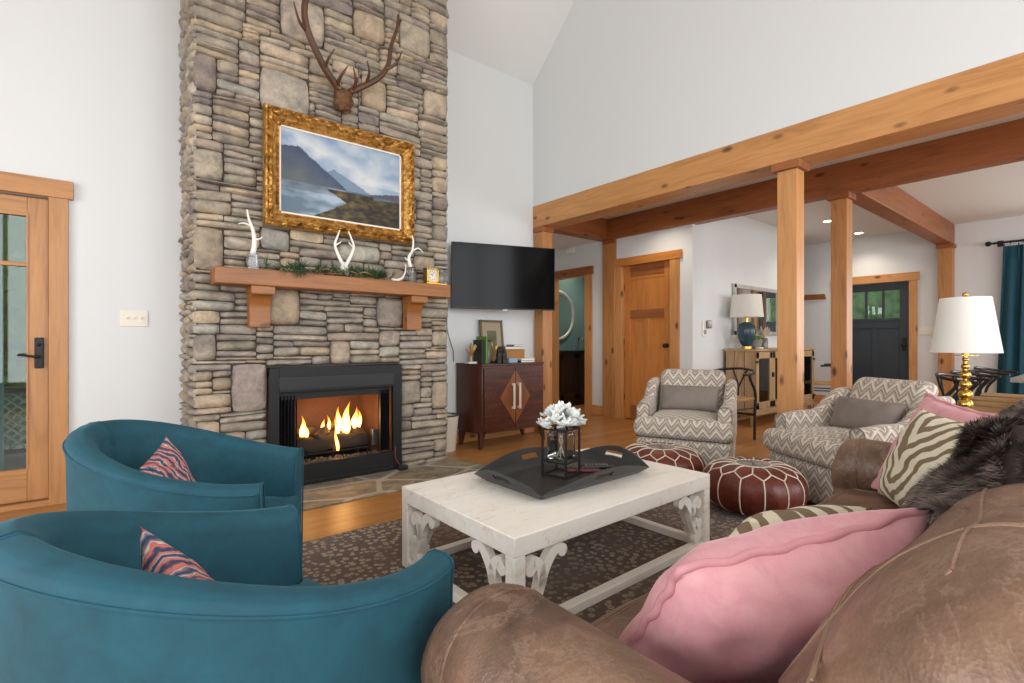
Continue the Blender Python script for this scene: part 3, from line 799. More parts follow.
m.build('antler_branch', 'antlerwhite', t)
t = acr('white_antler', 1.925, .04, .13, 'white curved antler near the gold clock on mantel')
m = MB(); antler(m, [(-.015, 0, .13), (-.03, 0, .2), (0, 0, .26), (.01, 0, .33), (.0, 0, .385)], .015, .004); antler(m, [(0, 0, .26), (.05, -.01, .285), (.095, -.01, .255)], .009, .003); antler(m, [(-.02, 0, .17), (-.055, -.01, .185), (-.07, -.01, .2)], .007, .003)
m.build('antler_branch', 'antlerwhite', t)
m = MB(); antler(m, [(0, 0, .012), (.05, 0, .0125), (.09, 0, .035), (.115, .005, .08), (.12, .005, .14)], .012, .003); antler(m, [(.09, 0, .03), (.10, -.012, .055)], .008, .003)
tag(m.build('shed_antler', 'antlerwhite', None, (1.735, YM-.03, ZM)), 'small curved white antler tip lying before the right antler stand', 'antler')
# garland
g = thing('pine_garland', 'green pine branch garland lying along the mantel', 'garland', (1.30, YM, ZM))
m = MB()
spine = [(-.40, -.01, .02), (-.2, -.02, .03), (0, 0, .035), (.2, -.02, .03), (.40, 0, .02)]
for k in range(150):
    x = random.choice([random.gauss(-.30, .07), random.gauss(-.05, .12), random.gauss(.18, .12), random.gauss(.3, .06)])
    b = Vector((x, random.uniform(-.05, .02), .015+random.random()*.03)); d = Vector((random.uniform(-1, 1), random.uniform(-.6, .3), random.uniform(-.15, .9))).normalized()
    L = random.uniform(.05, .09)
    if b.x < -.22 and random.random() < .3: b.y = -.10; d = Vector((random.uniform(-.4, .6), -.4, -.7)).normalized()
    for q in range(7):
        e = (d+Vector((random.uniform(-.4, .4), random.uniform(-.4, .4), random.uniform(-.35, .35)))).normalized()*L
        m.tube([b, b+e*.5, b+e], [.0016, .0014, .0004], 3, False)
m.v = [Vector((p.x, min(p.y, .09), p.z if (p.y < -.09 or p.z > .002) else .002)) for p in m.v]
m.build('pine_needles', 'pine_needle', g, ang=80)['kind'] = 'stuff'
m = MB(); m.tube(cat([(-.38, -.02, .012), (-.2, .01, .018), (0, -.02, .02), (.2, .01, .016), (.38, -.01, .012)]), .006, 6)
for x in (-.15, .02, .14): m.tube(cat([(x, -.03, .02), (x+.06, -.05, .045), (x+.14, -.04, .03)]), [.005]*12+[.003], 5)
m.build('garland_stem', 'twig', g)
# clock
t = thing('mantel_clock', 'small square gold mantel clock with white dial', 'clock', (2.09, YM-.02, ZM))
m = MB(); 
for (a, b, c_, d) in ((-.055, .055, .012, .026), (-.055, .055, .118, .132), (-.055, -.041, .012, .132), (.041, .055, .012, .132)): m.box(a, b, -.03, .03, c_, d)
m.box(-.062, .062, -.035, .035, 0, .012); m.build('case', 'brass', t, bev=.002)
B(-.045, .045, -.018, -.012, .02, .125).build('dial', 'paper', t)
m = MB()
for k in range(12):
    a = k*PI/6; m.xf = rotm(ry=a, loc=(0, -.019, .072)); m.box(-.0018, .0018, -.001, .001, .030, .040)
m.xf = rotm(ry=math.radians(-60), loc=(0, -.02, .072)); m.box(-.002, .002, -.001, .001, -.003, .02); m.xf = rotm(ry=math.radians(20), loc=(0, -.021, .072)); m.box(-.0015, .0015, -.001, .001, -.003, .028); m.xf = None
m.build('hands_and_numerals', 'blackpaint', t)
t = thing('glass_block', 'clear glass keepsake block beside the gold clock', 'ornament', (2.185, YM-.02, ZM)); B(-.035, .035, -.025, .025, 0, .14).build('glass_body', 'jarglass', t, bev=.002); B(-.037, .037, -.027, .027, 0, .01).build('base', 'brass', t)

# ---------------------------------------------------------------- painting
pa = thing('framed_painting', 'landscape oil painting in an ornate gilt frame on the stone', 'painting', (1.405, 3.745, 2.255)); PW, PH = .565, .41
m = MB(); 
prof = [(0, .0), (0, -.045), (.006, -.060), (.014, -.066), (.022, -.060), (.030, -.072), (.038, -.080), (.046, -.074), (.052, -.058), (.058, -.050), (.068, -.046), (.078, -.038), (.086, -.030), (.090, -.036), (.098, -.038), (.104, -.022), (.104, 0)]
def frame(mb, W, H, prof):
    cs = [(-1, -1), (1, -1), (1, 1), (-1, 1)]
    for e in range(4):
        a, b = cs[e], cs[(e+1) % 4]; N = 150; 
        vs = []; 
        for i in range(N+1):
            t_ = i/N
            for (d, y) in prof:
                xa, za = a[0]*(W-d), a[1]*(H-d); xb, zb_ = b[0]*(W-d), b[1]*(H-d)
                x, z = lerp(xa, xb, t_), lerp(za, zb_, t_)
                s_ = (x if e % 2 == 0 else z)
                k = .020*max(0, 1-abs(d-.036)/.022)*(math.sin(s_*85+d*90)*.6+noise.noise(Vector((s_*22, d*60, e)))*1.2) if .01 < d < .062 else 0
                k += (.010*abs(math.sin(s_*42)) if d < .02 and y < -.03 else 0)+(.004*math.sin(s_*160) if .085 < d < .1 else 0)
                vs.append((x, y-k, z))
        n = len(prof); fs = [(i*n+j, (i+1)*n+j, (i+1)*n+j+1, i*n+j+1) for i in range(N) for j in range(n-1)]
        mb.add(vs, fs)
frame(m, PW, PH, prof); m.build('gilt_frame', 'gilt', pa, ang=70)
m = MB(); w, h = PW-.10, PH-.10
for a in ((-w, w, h-.014, h), (-w, w, -h, -h+.014), (-w, -w+.014, -h, h), (w-.014, w, -h, h)): m.box(a[0], a[1], -.022, -.008, a[2], a[3])
m.build('liner', 'linen', pa)
def pcol(u, v):
    n = noise.noise; X = u*3
    def fb(x, y, k=4):
        return sum(n(Vector((x*2**i, y*2**i, 7.3)))/2**i for i in range(k))
    cl = fb(X*1.2-v*1.4, v*3+X*.7); base = [lerp(a, b, v) for a, b in zip((.62, .68, .74), (.47, .57, .70))]
    cw = max(0, min(1, .5+cl*1.3)); col = [lerp(a, b, cw*.65) for a, b in zip(base, (.80, .81, .80))]
    if v > .5:
        dd = abs((v-.5)-(1-u)*.55+.06+cl*.1); 
        if dd < .12: col = [lerp(a, b, (1-dd/.12)*.6) for a, b in zip(col, (.86, .86, .84))]
    m1 = .82-.95*max(0, u-.13)*1.12-.25*max(0, .13-u)+.02*n(Vector((u*20, 0, 0)))
    if u < .13: m1 = .80-.2*(.13-u)
    m2 = .62-abs(u-.42)*.7+.01*n(Vector((u*30, 2, 0)))
    m3 = .40+.25*max(0, u-.72)+.01*n(Vector((u*30, 4, 0)))
    if v < m2 and u > .3: col = [lerp(a, b, .75) for a, b in zip(col, (.36, .45, .56))]
    if v < m1 and u < .62:
        k = max(0, min(1, (m1-v)*2)); g = .03*fb(u*9, v*12); col = [lerp(.22+g, .40+g, k), lerp(.28+g, .42+g, k), lerp(.38+g, .40+g, k)]
    if u > .72 and v < m3: col = (.30+.02*n(Vector((u*40, v*40, 0))), .28, .36)
    sh = .40-.0*u
    if v < sh and not (u > .72 and v > .38):
        r = fb(u*4, v*9); k = max(0, min(1, .5+r)); col = [lerp(a, b, k) for a, b in zip((.36, .44, .50), (.62, .68, .74))]
        if v > .30: col = [c*.85 for c in col]
    nb = .02*n(Vector((v*30, 3, 0)))
    land = (v < .24 and u > .22+v/.24*.30+nb) or (.24 <= v < .375+.006*n(Vector((u*30, 1, 0))) and u > .52-(v-.24)/.13*.16+nb)
    if land and not (u > .75 and v > .34+.1*(u-.75)):
        g = fb(u*14, v*22, 4); k = max(0, min(1, .45+g*.8)); a = (.12, .10, .06); b = (.42, .35, .19); col = [lerp(x, y, k) for x, y in zip(a, b)]
        dk = max(0, min(1, (u-v*1.0-.25)*1.1)); col = [c*lerp(1.05, .42, dk) for c in col]
    f = lambda c: (max(0, c)/12.92 if c < .04 else ((c+.055)/1.055)**2.4)
    return (f(col[0]), f(col[1]), f(col[2]), 1)
m = MB(); m.grid(lambda u, v: (lerp(-w, w, u), -.010, lerp(-h, h, v)), 170, 110, vc=pcol, flip=False)
m.build('canvas', 'vcol', pa, weld=False)

# ---------------------------------------------------------------- mounted antlers
t = thing('mounted_antlers', 'large brown elk antlers on a skull plate above the painting', 'antlers', (1.39, 3.74, 2.88))
m = MB(); m.ball((0, -.03, -.02), .072, 20, 14, (1, .6, 1.15)); m.ball((0, -.05, -.085), .045, 14, 10, (1, .7, 1))
m.v = [p+Vector((noise.noise(p*28), noise.noise(p*28+Vector((4, 0, 0))), noise.noise(p*28+Vector((0, 4, 0)))))*.03 for p in m.v]
m.build('skull_plate', 'skullbrown', t, ang=80)
for s in (-1, 1):
    m = MB()
    main = [(s*.045, -.04, .05), (s*.14, -.07, .13), (s*.235, -.11, .24), (s*.305, -.14, .37), (s*.32, -.17, .50), (s*.27, -.2, .66), (s*.25, -.21, .80)] if s < 0 else \
           [(.045, -.04, .05), (.15, -.07, .12), (.25, -.10, .20), (.315, -.12, .31), (.33, -.14, .45), (.37, -.16, .60), (.375, -.17, .70)]
    antler(m, main, .026, .008 if s > 0 else .018)
    antler(m, [(s*.06, -.05, .06), (s*.055, -.13, .10), (s*.02, -.17, .17)], .016, .004)
    antler(m, [(s*.16, -.08, .14), (s*.15, -.15, .19), (s*.12, -.18, .25)], .013, .004)
    antler(m, [(s*.30, -.13, .33 if s < 0 else .27), (s*.36, -.17, .36 if s < 0 else .32), (s*.40, -.19, .46 if s < 0 else .42)], .014, .004)
    m.build('antler', 'antlerbrown', t)

# ---------------------------------------------------------------- wall plates
def plate(x, y, z, face, n, lab, toggles=True):
    t = thing('switch_plate', lab, 'switch', (x, y, z), 0 if face == 'y' else -PI/2)
    w = .019*n+.022; m = MB(); m.rbox(-w, w, -.008, 0, -.057, .057, .004, 2); m.build('cover_plate', 'creamwhite', t)
    for i in range(n):
        xx = (i-(n-1)/2)*.040; m = MB(); m.box(xx-.004, xx+.004, -.022, -.006, -.004, .012); m.build('toggle', 'creamwhite', t, bev=.001)
    return t
plate(.16, YW-.001, 1.21, 'y', 3, 'cream three toggle switch plate on wall left of the chimney')
p = plate(XE-.001, 1.925, 1.21, 'x', 4, 'white switch plate between the black door and far post')
t = thing('wall_sensor', 'white smoke alarm box under the hallway beam', 'alarm', (5.46, 5.30, 2.42), 0)
m = MB(); m.rbox(-.03, .0, -.09, .09, -.04, .045, .01, 3); m.build('housing', 'whiteplastic', t)
t = thing('thermostat', 'white thermostat and night light on the grey wall', 'thermostat', (5.73, 3.299, 1.20))
m = MB(); m.rbox(-.055, .02, -.02, 0, -.09, .11, .006, 2); m.build('thermostat_body', 'whiteplastic', t)
m = MB(); m.rbox(-.045, .01, -.026, -.018, -.06, -.01, .004, 2); m.build('screen', 'planter', t)
m = MB(); m.lathe([(.03, 0), (.036, .02), (.036, .09), (.025, .10)], 16, (.035, -.045, .01)); m.build('night_light', 'silver', t)

# ================================================================== CABINET + TV
cb = thing('media_cabinet', 'dark walnut two door cabinet with diamond inlay under the television', 'cabinet', (3.24, 4.15, 0))
CWx, CD0, CD1, CH = .435, -.20, .205, .83
m = MB()
pts = [(-CWx, CD1), (-CWx, CD0+.06), (-CWx+.035, CD0), (CWx-.035, CD0), (CWx, CD0+.06), (CWx, CD1)]
m.prism(pts, 'z', .15, .81); m.build('body', 'walnut_z', cb, bev=.004)
m = MB(); m.prism([(x*1.015, y-.008 if y < 0 else y) for x, y in pts], 'z', .81, CH); m.build('top', 'walnut_x', cb, bev=.003)
def herr(name, slope):
    t = NT(name, .35); v = t.coord(rot=(0, slope, 0), scale=(1, 1, 14)); n = t.noise(v, 2.2, 5, .6, .6)
    w = t.n('ShaderNodeTexWave'); w.bands_direction = 'Z'; w.inputs['Scale'].default_value = 1.2; t.l(t.coord(rot=(0, slope, 0), scale=(5, 5, 5)), w.inputs['Vector'])
    c = t.ramp(n, [(.3, hx('30130a')), (.55, hx('4e2414')), (.75, hx('653420'))])
    t.col(t.mix(t.ramp(w.outputs['Fac'], [(.0, (.6, .6, .6, 1)), (.08, (0, 0, 0, 1))]), c, hx('2a0f06'))); M[name] = t.m
herr('herringL', math.radians(58)); herr('herringR', math.radians(-58))
for s, mn in ((-1, 'herringL'), (1, 'herringR')):
    x0, x1 = sorted((s*.004, s*(CWx-.05))); m = MB(); m.box(x0, x1, CD0-.018, CD0, .185, .79)
    dr = m.build('door', mn, cb, bev=.002)
    zc = .49; m = MB(); 
    xs = s*.004; m.prism([(xs, zc+.27), (s*.20, zc), (xs, zc-.27)], 'y', CD0-.0215, CD0-.0175); m.build('diamond_inlay', 'walnut_inlay', dr)
    m = MB(); hxx = s*.038
    m.box(hxx-.012, hxx+.012, CD0-.055, CD0-.04, .37, .63); m.box(hxx-.012, hxx+.012, CD0-.045, CD0-.018, .37, .395); m.box(hxx-.012, hxx+.012, CD0-.045, CD0-.018, .605, .63)
    m.build('handle', 'shell', dr, bev=.003)
for x in (-.385, .385):
    for y in (CD0+.03, CD1-.04):
        m = MB(); f = 1 if x > 0 else -1; m.add([(x-.03, y-.03, .17), (x+.03, y-.03, .17), (x+.03, y+.03, .17), (x-.03, y+.03, .17), (x-.014+f*.03, y-.03, 0), (x+.014+f*.03, y-.03, 0), (x+.014+f*.03, y, 0), (x-.014+f*.03, y, 0)], [(0, 1, 2, 3), (4, 7, 6, 5), (0, 4, 5, 1), (1, 5, 6, 2), (2, 6, 7, 3), (3, 7, 4, 0)])
        m.build('leg', 'walnut_z', cb, bev=.003)
# TV
tvx, tvy = (2.675+3.75)/2, (4.25+3.89)/2
tv = thing('television', 'large flat black television angled on the wall above the cabinet', 'television', (tvx, tvy, 1.71), math.atan2(-.36, 1.075))
m = MB(); m.rbox(-.565, .565, -.015, .015, -.33, .335, .006, 3); m.build('bezel', 'blackpaint', tv)
B(-.557, .557, -.018, -.012, -.318, .327).build('screen', 'tvscreen', tv)
m = MB(); m.rbox(-.32, .32, .015, .045, -.25, .2, .01, 2); m.build('rear_housing', 'blackpaint', tv)
B(-.03, .03, -.02, -.012, -.345, -.33).build('badge', 'silver', tv)
m = MB(); m.box(-.1, .1, .045, .06, -.1, .1); m.tube([(0, .06, 0), (.05, .16, 0), (-.02, .24, 0)], .015, 8); m.build('wall_arm', 'blackmetal', tv)
m = MB(); m.tube(cat([(2.69, 4.34, 1.40), (2.685, 4.345, 1.2), (2.72, 4.34, 1.05), (2.76, 4.345, .95), (2.765, 4.345, .845)]), .004, 6)
tag(m.build('power_cord', 'blackpaint', None), 'thin black cord hanging from the television to the cabinet', 'cord')
# things on the cabinet
Z = .831
t = thing('framed_print', 'small framed print leaning on the wall behind cabinet ornaments', 'picture', (3.23, 4.315, Z))
m = MB(); W_, H_ = .15, .225
m.xf = rotm(rx=math.radians(-6), loc=(0, 0, H_))
for a in ((-W_, W_, H_-.025, H_), (-W_, W_, -H_, -H_+.025), (-W_, -W_+.025, -H_, H_), (W_-.025, W_, -H_, H_)): m.box(a[0], a[1], -.012, .008, a[2], a[3])
m.build('frame', 'frameb', t, bev=.003)
m = MB(); m.xf = rotm(rx=math.radians(-6), loc=(0, 0, H_)); m.box(-W_+.02, W_-.02, -.003, .004, -H_+.02, H_-.02); m.build('mat_board', 'matboard', t)
m = MB(); m.xf = rotm(rx=math.radians(-6), loc=(0, 0, H_)); m.box(-.06, .06, -.006, -.002, -.10, .11); m.build('print', 'etching', t)
def book(x0, x1, y0, y1, z0, z1, spine, cover, lab, grp, rz=0):
    t = thing('book', lab, 'book', ((x0+x1)/2, (y0+y1)/2, z0), rz, grp); w, d, h = (x1-x0)/2, (y1-y0)/2, z1-z0; m = MB(); e = .003
    if spine == 'v': m.box(-w, -w+e, -d, d, 0, h); m.box(w-e, w, -d, d, 0, h); m.box(-w, w, -d, -d+e, 0, h); m.build('cover', cover, t); B(-w+e, w-e, -d+e, d-.004, .004, h-.004).build('pages', 'paper', t)
    else: m.box(-w, w, -d, d, 0, e); m.box(-w, w, -d, d, h-e, h); m.box(-w, -w+e, -d, d, 0, h); m.build('cover', cover, t); B(-w+e, w-.004, -d+.004, d-.004, e, h-e).build('pages', 'paper', t)
    return t
book(2.885, 2.915, 4.03, 4.17, Z, Z+.235, 'v', 'darkbook', 'dark upright book left of the green book', 'books standing on the cabinet')
book(2.93, 2.955, 4.02, 4.18, Z, Z+.27, 'v', 'greenbook', 'bright green upright book on the walnut cabinet', 'books standing on the cabinet')
def branch_orn(x, y, hgt, lab, pedestal):
    t = thing('branch_ornament', lab, 'ornament', (x, y, Z)); m = MB(); m.box(-.05, .05, -.035, .035, 0, .018); m.build('base', 'paper' if pedestal else 'darkbook', t, bev=.002)
    m = MB(); random.seed(int(x*100)); m.tube([(0, 0, .018), (0, 0, hgt*.45)], .012, 8)
    for k in range(9):
        a = random.uniform(0, 2*PI); r = random.uniform(.04, .085); z = hgt*random.uniform(.55, 1)
        m.tube(cat([(0, 0, hgt*random.uniform(.25, .45)), (math.cos(a)*r*.5, math.sin(a)*r*.4, z*.8), (math.cos(a)*r, math.sin(a)*r*.5, z)], 5), [.011, .01, .009, .008, .008, .008, .007, .006, .006, .006, .004], 6)
    m.build('branch', 'goldbranch', t); return t
branch_orn(2.83, 4.13, .21, 'gold coral branch ornament on white base at the cabinet left', True)
branch_orn(3.11, 4.13, .22, 'gold coral branch ornament beside the grey jar', False)
random.seed(11)
t = thing('storage_jar', 'grey glass jar between green book and binoculars', 'jar', (3.005, 4.12, Z)); m = MB(); m.lathe([(.045, 0), (.048, .02), (.048, .2), (.04, .215)], 24); m.build('jar_body', 'jarglass_solid', t); m = MB(); m.lathe([(.05, .215), (.05, .235), (.01, .24)], 24); m.build('lid', 'darkbook', t)
t = thing('binoculars', 'black binoculars standing upright on the cabinet', 'binoculars', (3.145, 4.04, Z))
m = MB()
for s in (-1, 1): m.lathe([(.028, 0), (.03, .02), (.025, .06), (.03, .075), (.024, .11), (.016, .12), (.018, .145)], 18, (s*.034, 0, 0))
m.build('barrels', 'blackpaint', t); m = MB(); m.cyl((0, 0, .04), (0, 0, .12), .01); m.box(-.03, .03, -.006, .006, .05, .07); m.build('hinge_bridge', 'blackmetal', t)
tag(B(-.055, .055, -.04, .04, 0, .045).build('keepsake_box', 'bluebox', None, (3.29, 4.06, Z), bev=.003), 'pale blue box right of the binoculars', 'box')
wx = thing('wooden_box', 'open wooden crate standing against wall on the cabinet', 'box', (3.42, 4.22, Z)); B(-.15, .13, -.07, .07, 0, .125).build('crate_body', 'boxwood', wx, bev=.003); B(-.15, .13, -.075, .07, .125, .135).build('crate_top', 'boxwood', wx, bev=.002)
book(3.36, 3.56, 3.99, 4.12, Z, Z+.02, 'h', 'darkbook', 'flat book at the bottom of the low stack by the post', 'books lying on the cabinet')
book(3.37, 3.56, 3.99, 4.12, Z+.021, Z+.04, 'h', 'paper', 'white flat book, topmost of the low stack by the post', 'books lying on the cabinet')
book(3.28, 3.50, 4.15, 4.28, Z+.136, Z+.165, 'h', 'greenstone', 'greenish flat book at the bottom of the pile on the crate', 'books lying on the cabinet')
book(3.40, 3.54, 4.15, 4.28, Z+.166, Z+.185, 'h', 'planter', 'grey flat book, topmost on the crate', 'books lying on the cabinet')
t = thing('waste_bin', 'cream round waste bin between the chimney and walnut cabinet', 'bin', (2.55, 4.17, 0)); m = MB(); m.lathe([(.105, .0), (.135, .34), (.125, .34), (.098, .01)], 32, cap=False); m.lathe([(.0001, .005), (.104, .005)], 32, cap=False); m.build('bucket', 'creambin', t); m = MB(); m.tube([(math.cos(a*PI/16)*.13, math.sin(a*PI/16)*.13, .34) for a in range(33)], .007, 8); m.build('rim', 'darkbook', t)

# ================================================================== BATHROOM
t = thing('vanity_cabinet', 'dark wooden bathroom vanity with black counter seen through the doorway', 'vanity', (6.42, 6.01, 0))
B(-.78, .78, -.27, .28, .08, .87).build('body', 'darkvanity', t); B(-.76, .76, -.24, .28, 0, .08).build('plinth', 'darkvanity', t); B(-.80, .80, -.29, .285, .87, .90).build('counter', 'darkcounter', t, bev=.004)
for x in (-.76, -.38, .0, .38):
    m = MB(); m.box(x+.04, x+.34, -.285, -.27, .20, .77); m.box(x, x+.05, -.295, -.27, .12, .84); m.box(x+.32, x+.37, -.295, -.27, .12, .84); m.box(x, x+.37, -.295, -.27, .12, .2); m.box(x, x+.37, -.295, -.27, .77, .84); m.build('door', 'darkvanity', t, bev=.002)
t = thing('bathroom_mirror', 'round mirror with carved silver frame on teal bathroom wall', 'mirror', (6.12, 6.299, 1.50))
m = MB(); a_, b_ = .36, .38
m.grid(lambda u, v: ((a_+.075*v)*math.cos(2*PI*u), (-.02-.025*math.sin(v*PI)), (b_+.075*v)*math.sin(2*PI*u)), 72, 8, wrapu=True); m.build('frame', 'silverframe', t, ang=70)
m = MB(); m.prism([(math.cos(k*PI/24)*a_, math.sin(k*PI/24)*b_) for k in range(48)], 'y', -.02, -.003); m.build('mirror_glass', 'mirror', t)
t = thing('vanity_light', 'bathroom wall light bar with frosted glowing shades', 'light', (6.25, 6.295, 2.32)); B(-.32, .32, -.03, 0, -.06, -.01).build('bar', 'silver', t, bev=.004)
for x in (-.22, 0, .22):
    m = MB(); m.lathe([(.045, -.02), (.055, .10), (.02, .105)], 18, (x, -.09, -.03)); m.build('glass_shade', 'bulb', t); m = MB(); m.cyl((x, 0, -.03), (x, -.09, -.045), .01); m.build('bracket', 'silver', t)
t = thing('faucet', 'curved chrome tap on the bathroom vanity', 'tap', (6.40, 6.05, .90)); m = MB(); m.tube(cat([(0, 0, 0), (0, 0, .16), (0, -.03, .22), (0, -.10, .20), (0, -.12, .15)]), .012, 8); m.build('spout', 'chrome', t)
for x in (-.10, .10): m = MB(); m.cyl((x, 0, 0), (x, 0, .05), .014); m.tube([(x, 0, .05), (x+x*.3, -.03, .065)], .008, 6); m.build('tap_handle', 'chrome', t)
t = thing('soap_bottle', 'small glass soap dispenser on the vanity beside the tap', 'bottle', (6.62, 5.90, .90)); m = MB(); m.lathe([(.03, 0), (.032, .1), (.012, .12)], 16); m.build('bottle_body', 'jarglass_solid', t); m = MB(); m.tube([(0, 0, .12), (0, 0, .16), (-.04, 0, .155)], .006, 6); m.build('pump', 'chrome', t)

# ================================================================== SIDEBOARD
SB0, SB1, SY0, SY1, SH = 6.17, 7.98, 2.89, 3.27, .958
sb = thing('sideboard', 'rustic pale wood sideboard with glass doors against grey wall', 'sideboard', ((SB0+SB1)/2, (SY0+SY1)/2, 0)); hw, hd = (SB1-SB0)/2, (SY1-SY0)/2
B(-hw-.02, hw+.02, -hd-.02, hd, SH-.03, SH).build('top', 'mango_x', sb, bev=.003)
m = MB()
for y in (-hd, -hd+.13, -hd+.26): m.box(-hw, -hw+.025, y, y+.122, .14, SH-.03)
m.build('side_panel', 'mango_z', sb, bev=.003); B(hw-.025, hw, -hd, hd, .14, SH-.03).build('side_panel', 'mango_z', sb, bev=.003)
m = MB(); m.box(-hw, hw, hd-.015, hd, .14, SH-.03); m.build('back_panel', 'mango_x', sb); m = MB(); m.box(-hw, hw, -hd, hd, .14, .17); m.build('bottom_panel', 'mango_x', sb)
B(-hw+.03, hw-.03, -hd+.04, hd-.02, .53, .55).build('shelf', 'mango_x', sb)
m = MB(); pts = [(-hw, .14)]+[(lerp(-hw+.06, hw-.06, i/12), .14-.05*0-.035*math.sin(PI*i/12)**.5 if 0 else .14-.0) for i in range(0)]+[(hw, .14), (hw, .22), (-hw, .22)]; m.prism(pts, 'y', -hd-.01, -hd+.015); m.build('apron', 'mango_x', sb)
for x in (-hw+.03, hw-.03):
    for y in (-hd+.03, hd-.03): m = MB(); m.add([(x-.03, y-.03, .14), (x+.03, y-.03, .14), (x+.03, y+.03, .14), (x-.03, y+.03, .14), (x-.018, y-.018, 0), (x+.018, y-.018, 0), (x+.018, y+.018, 0), (x-.018, y+.018, 0)], [(0, 1, 2, 3), (4, 7, 6, 5), (0, 4, 5, 1), (1, 5, 6, 2), (2, 6, 7, 3), (3, 7, 4, 0)]); m.build('leg', 'mango_z', sb)
for i in range(4):
    x0 = -hw+.01+i*(2*hw-.02)/4; x1 = x0+(2*hw-.02)/4-.01; e = .07; m = MB()
    m.box(x0, x0+e, -hd-.02, -hd, .22, SH-.04); m.box(x1-e, x1, -hd-.02, -hd, .22, SH-.04); m.box(x0, x1, -hd-.02, -hd, .22, .30); m.box(x0, x1, -hd-.02, -hd, SH-.12, SH-.04)
    d = m.build('door', 'mango_z', sb, bev=.003); B(x0+e, x1-e, -hd-.012, -hd-.008, .30, SH-.12).build('glass_panel', 'glass', d)
    m = MB(); hx_ = x0+.0 if i % 2 == 0 else x1
    for z in (.28, SH-.16): m.box(hx_-.012, hx_+.05 if i % 2 == 0 else hx_+.012, -hd-.028, -hd-.018, z-.015, z+.015) if i % 2 == 0 else m.box(hx_-.05, hx_+.012, -hd-.028, -hd-.018, z-.015, z+.015)
    m.build('hinge', 'blackmetal', d)
    if i % 2 == 0: B(x1-.02, x1+.01, -hd-.04, -hd-.018, .60, .66).build('latch', 'blackmetal', d)
# blue lamp
t = thing('table_lamp', 'blue ceramic table lamp with white drum shade on the sideboard', 'lamp', (6.32, 3.06, SH))
m = MB(); m.lathe([(.06, 0), (.06, .03), (.045, .035)], 32); m.build('foot', 'brass', t)
m = MB(); m.lathe([(.05, .035), (.075, .07), (.10, .14), (.112, .22), (.105, .28), (.085, .315), (.05, .335), (.03, .34)], 36); m.build('lamp_base', 'ceramicblue', t)
m = MB(); m.lathe([(.022, .34), (.022, .40), (.01, .405), (.01, .44)], 20); m.build('neck', 'brass', t)
def shade_mesh(r0, r1, z0, z1):
    m = MB(); m.lathe([(r0, z0), (r1, z1), (r1-.004, z1), (r0-.004, z0), (r0, z0)], 48, cap=False); return m
shade_mesh(.197, .172, .40, .68).build('lamp_shade', 'shade', t, weld=True)
# rustic mirror
t = thing('wall_mirror', 'large mirror with distressed white frame on the grey wall above sideboard', 'mirror', (7.10, 3.295, 1.475))
m = MB(); w, h = .69, .335
for a in ((-w, w, h-.05, h), (-w, w, -h, -h+.05), (-w, -w+.06, -h, h), (w-.06, w, -h, h)): m.box(a[0], a[1], -.035, 0, a[2], a[3])
m.build('frame', 'silverframe', t, bev=.003)
m = MB(); m.box(-.16, -.135, -.03, -.005, -h+.05, h-.05); m.box(.2, .225, -.03, -.005, -h+.05, h-.05); m.build('divider', 'frameb', t)
B(-w+.05, w-.05, -.012, -.004, -h+.04, h-.04).build('mirror_glass', 'mirror', t)
# planter + flower vase on the sideboard
t = thing('planter_bowl', 'grey stone bowl of green moss on the sideboard', 'planter', (6.58, 3.08, SH)); m = MB(); m.lathe([(.06, 0), (.085, .05), (.1, .12), (.09, .12), (.05, .1)], 28); m.build('bowl', 'planter', t)
m = MB()
for i in range(60): a = random.random()*6.28; r = random.random()*.08; m.ball((r*math.cos(a), r*math.sin(a), .125+random.random()*.03), .018, 6, 4)
m.build('moss', 'moss', t)
t = thing('shell_vase', 'spiky shell coloured flower arrangement in glass vase on the sideboard', 'vase', (6.80, 3.06, SH)); m = MB(); m.lathe([(.045, 0), (.05, .12), (.04, .14)], 20); m.build('vase_body', 'jarglass_solid', t)
m = MB()
for i in range(26):
    a = i*2.4; e = random.uniform(.1, 1.2); d = Vector((math.cos(a)*math.cos(e), math.sin(a)*math.cos(e)*.6, math.sin(e)))
    p = Vector((0, 0, .14)); m.tube([p, p+d*.06, p+d*.12, p+d*.17], [.006, .02, .016, .002], 6, flat=.35)
m.build('petals', 'shell', t)
tag((lambda m: (m.rbox(-.05, .05, -.03, .03, 0, .02, .008, 2), m.build('ornament_dish', 'paper', None, (6.46, 2.96, SH)))[1])(MB()), 'small white dish at the foot of the blue lamp', 'dish')
tag((lambda m: (m.prism([(-.17, -.045), (-.15, .045), (.17, .05), (.18, -.04)], 'x', -.03, 0), m.build('coat_rack', 'cedar_y', None, (XE-.002, 3.44, 1.82), bev=.004))[1])(MB()), 'small wooden coat rack block on the far hall wall', 'coat rack')

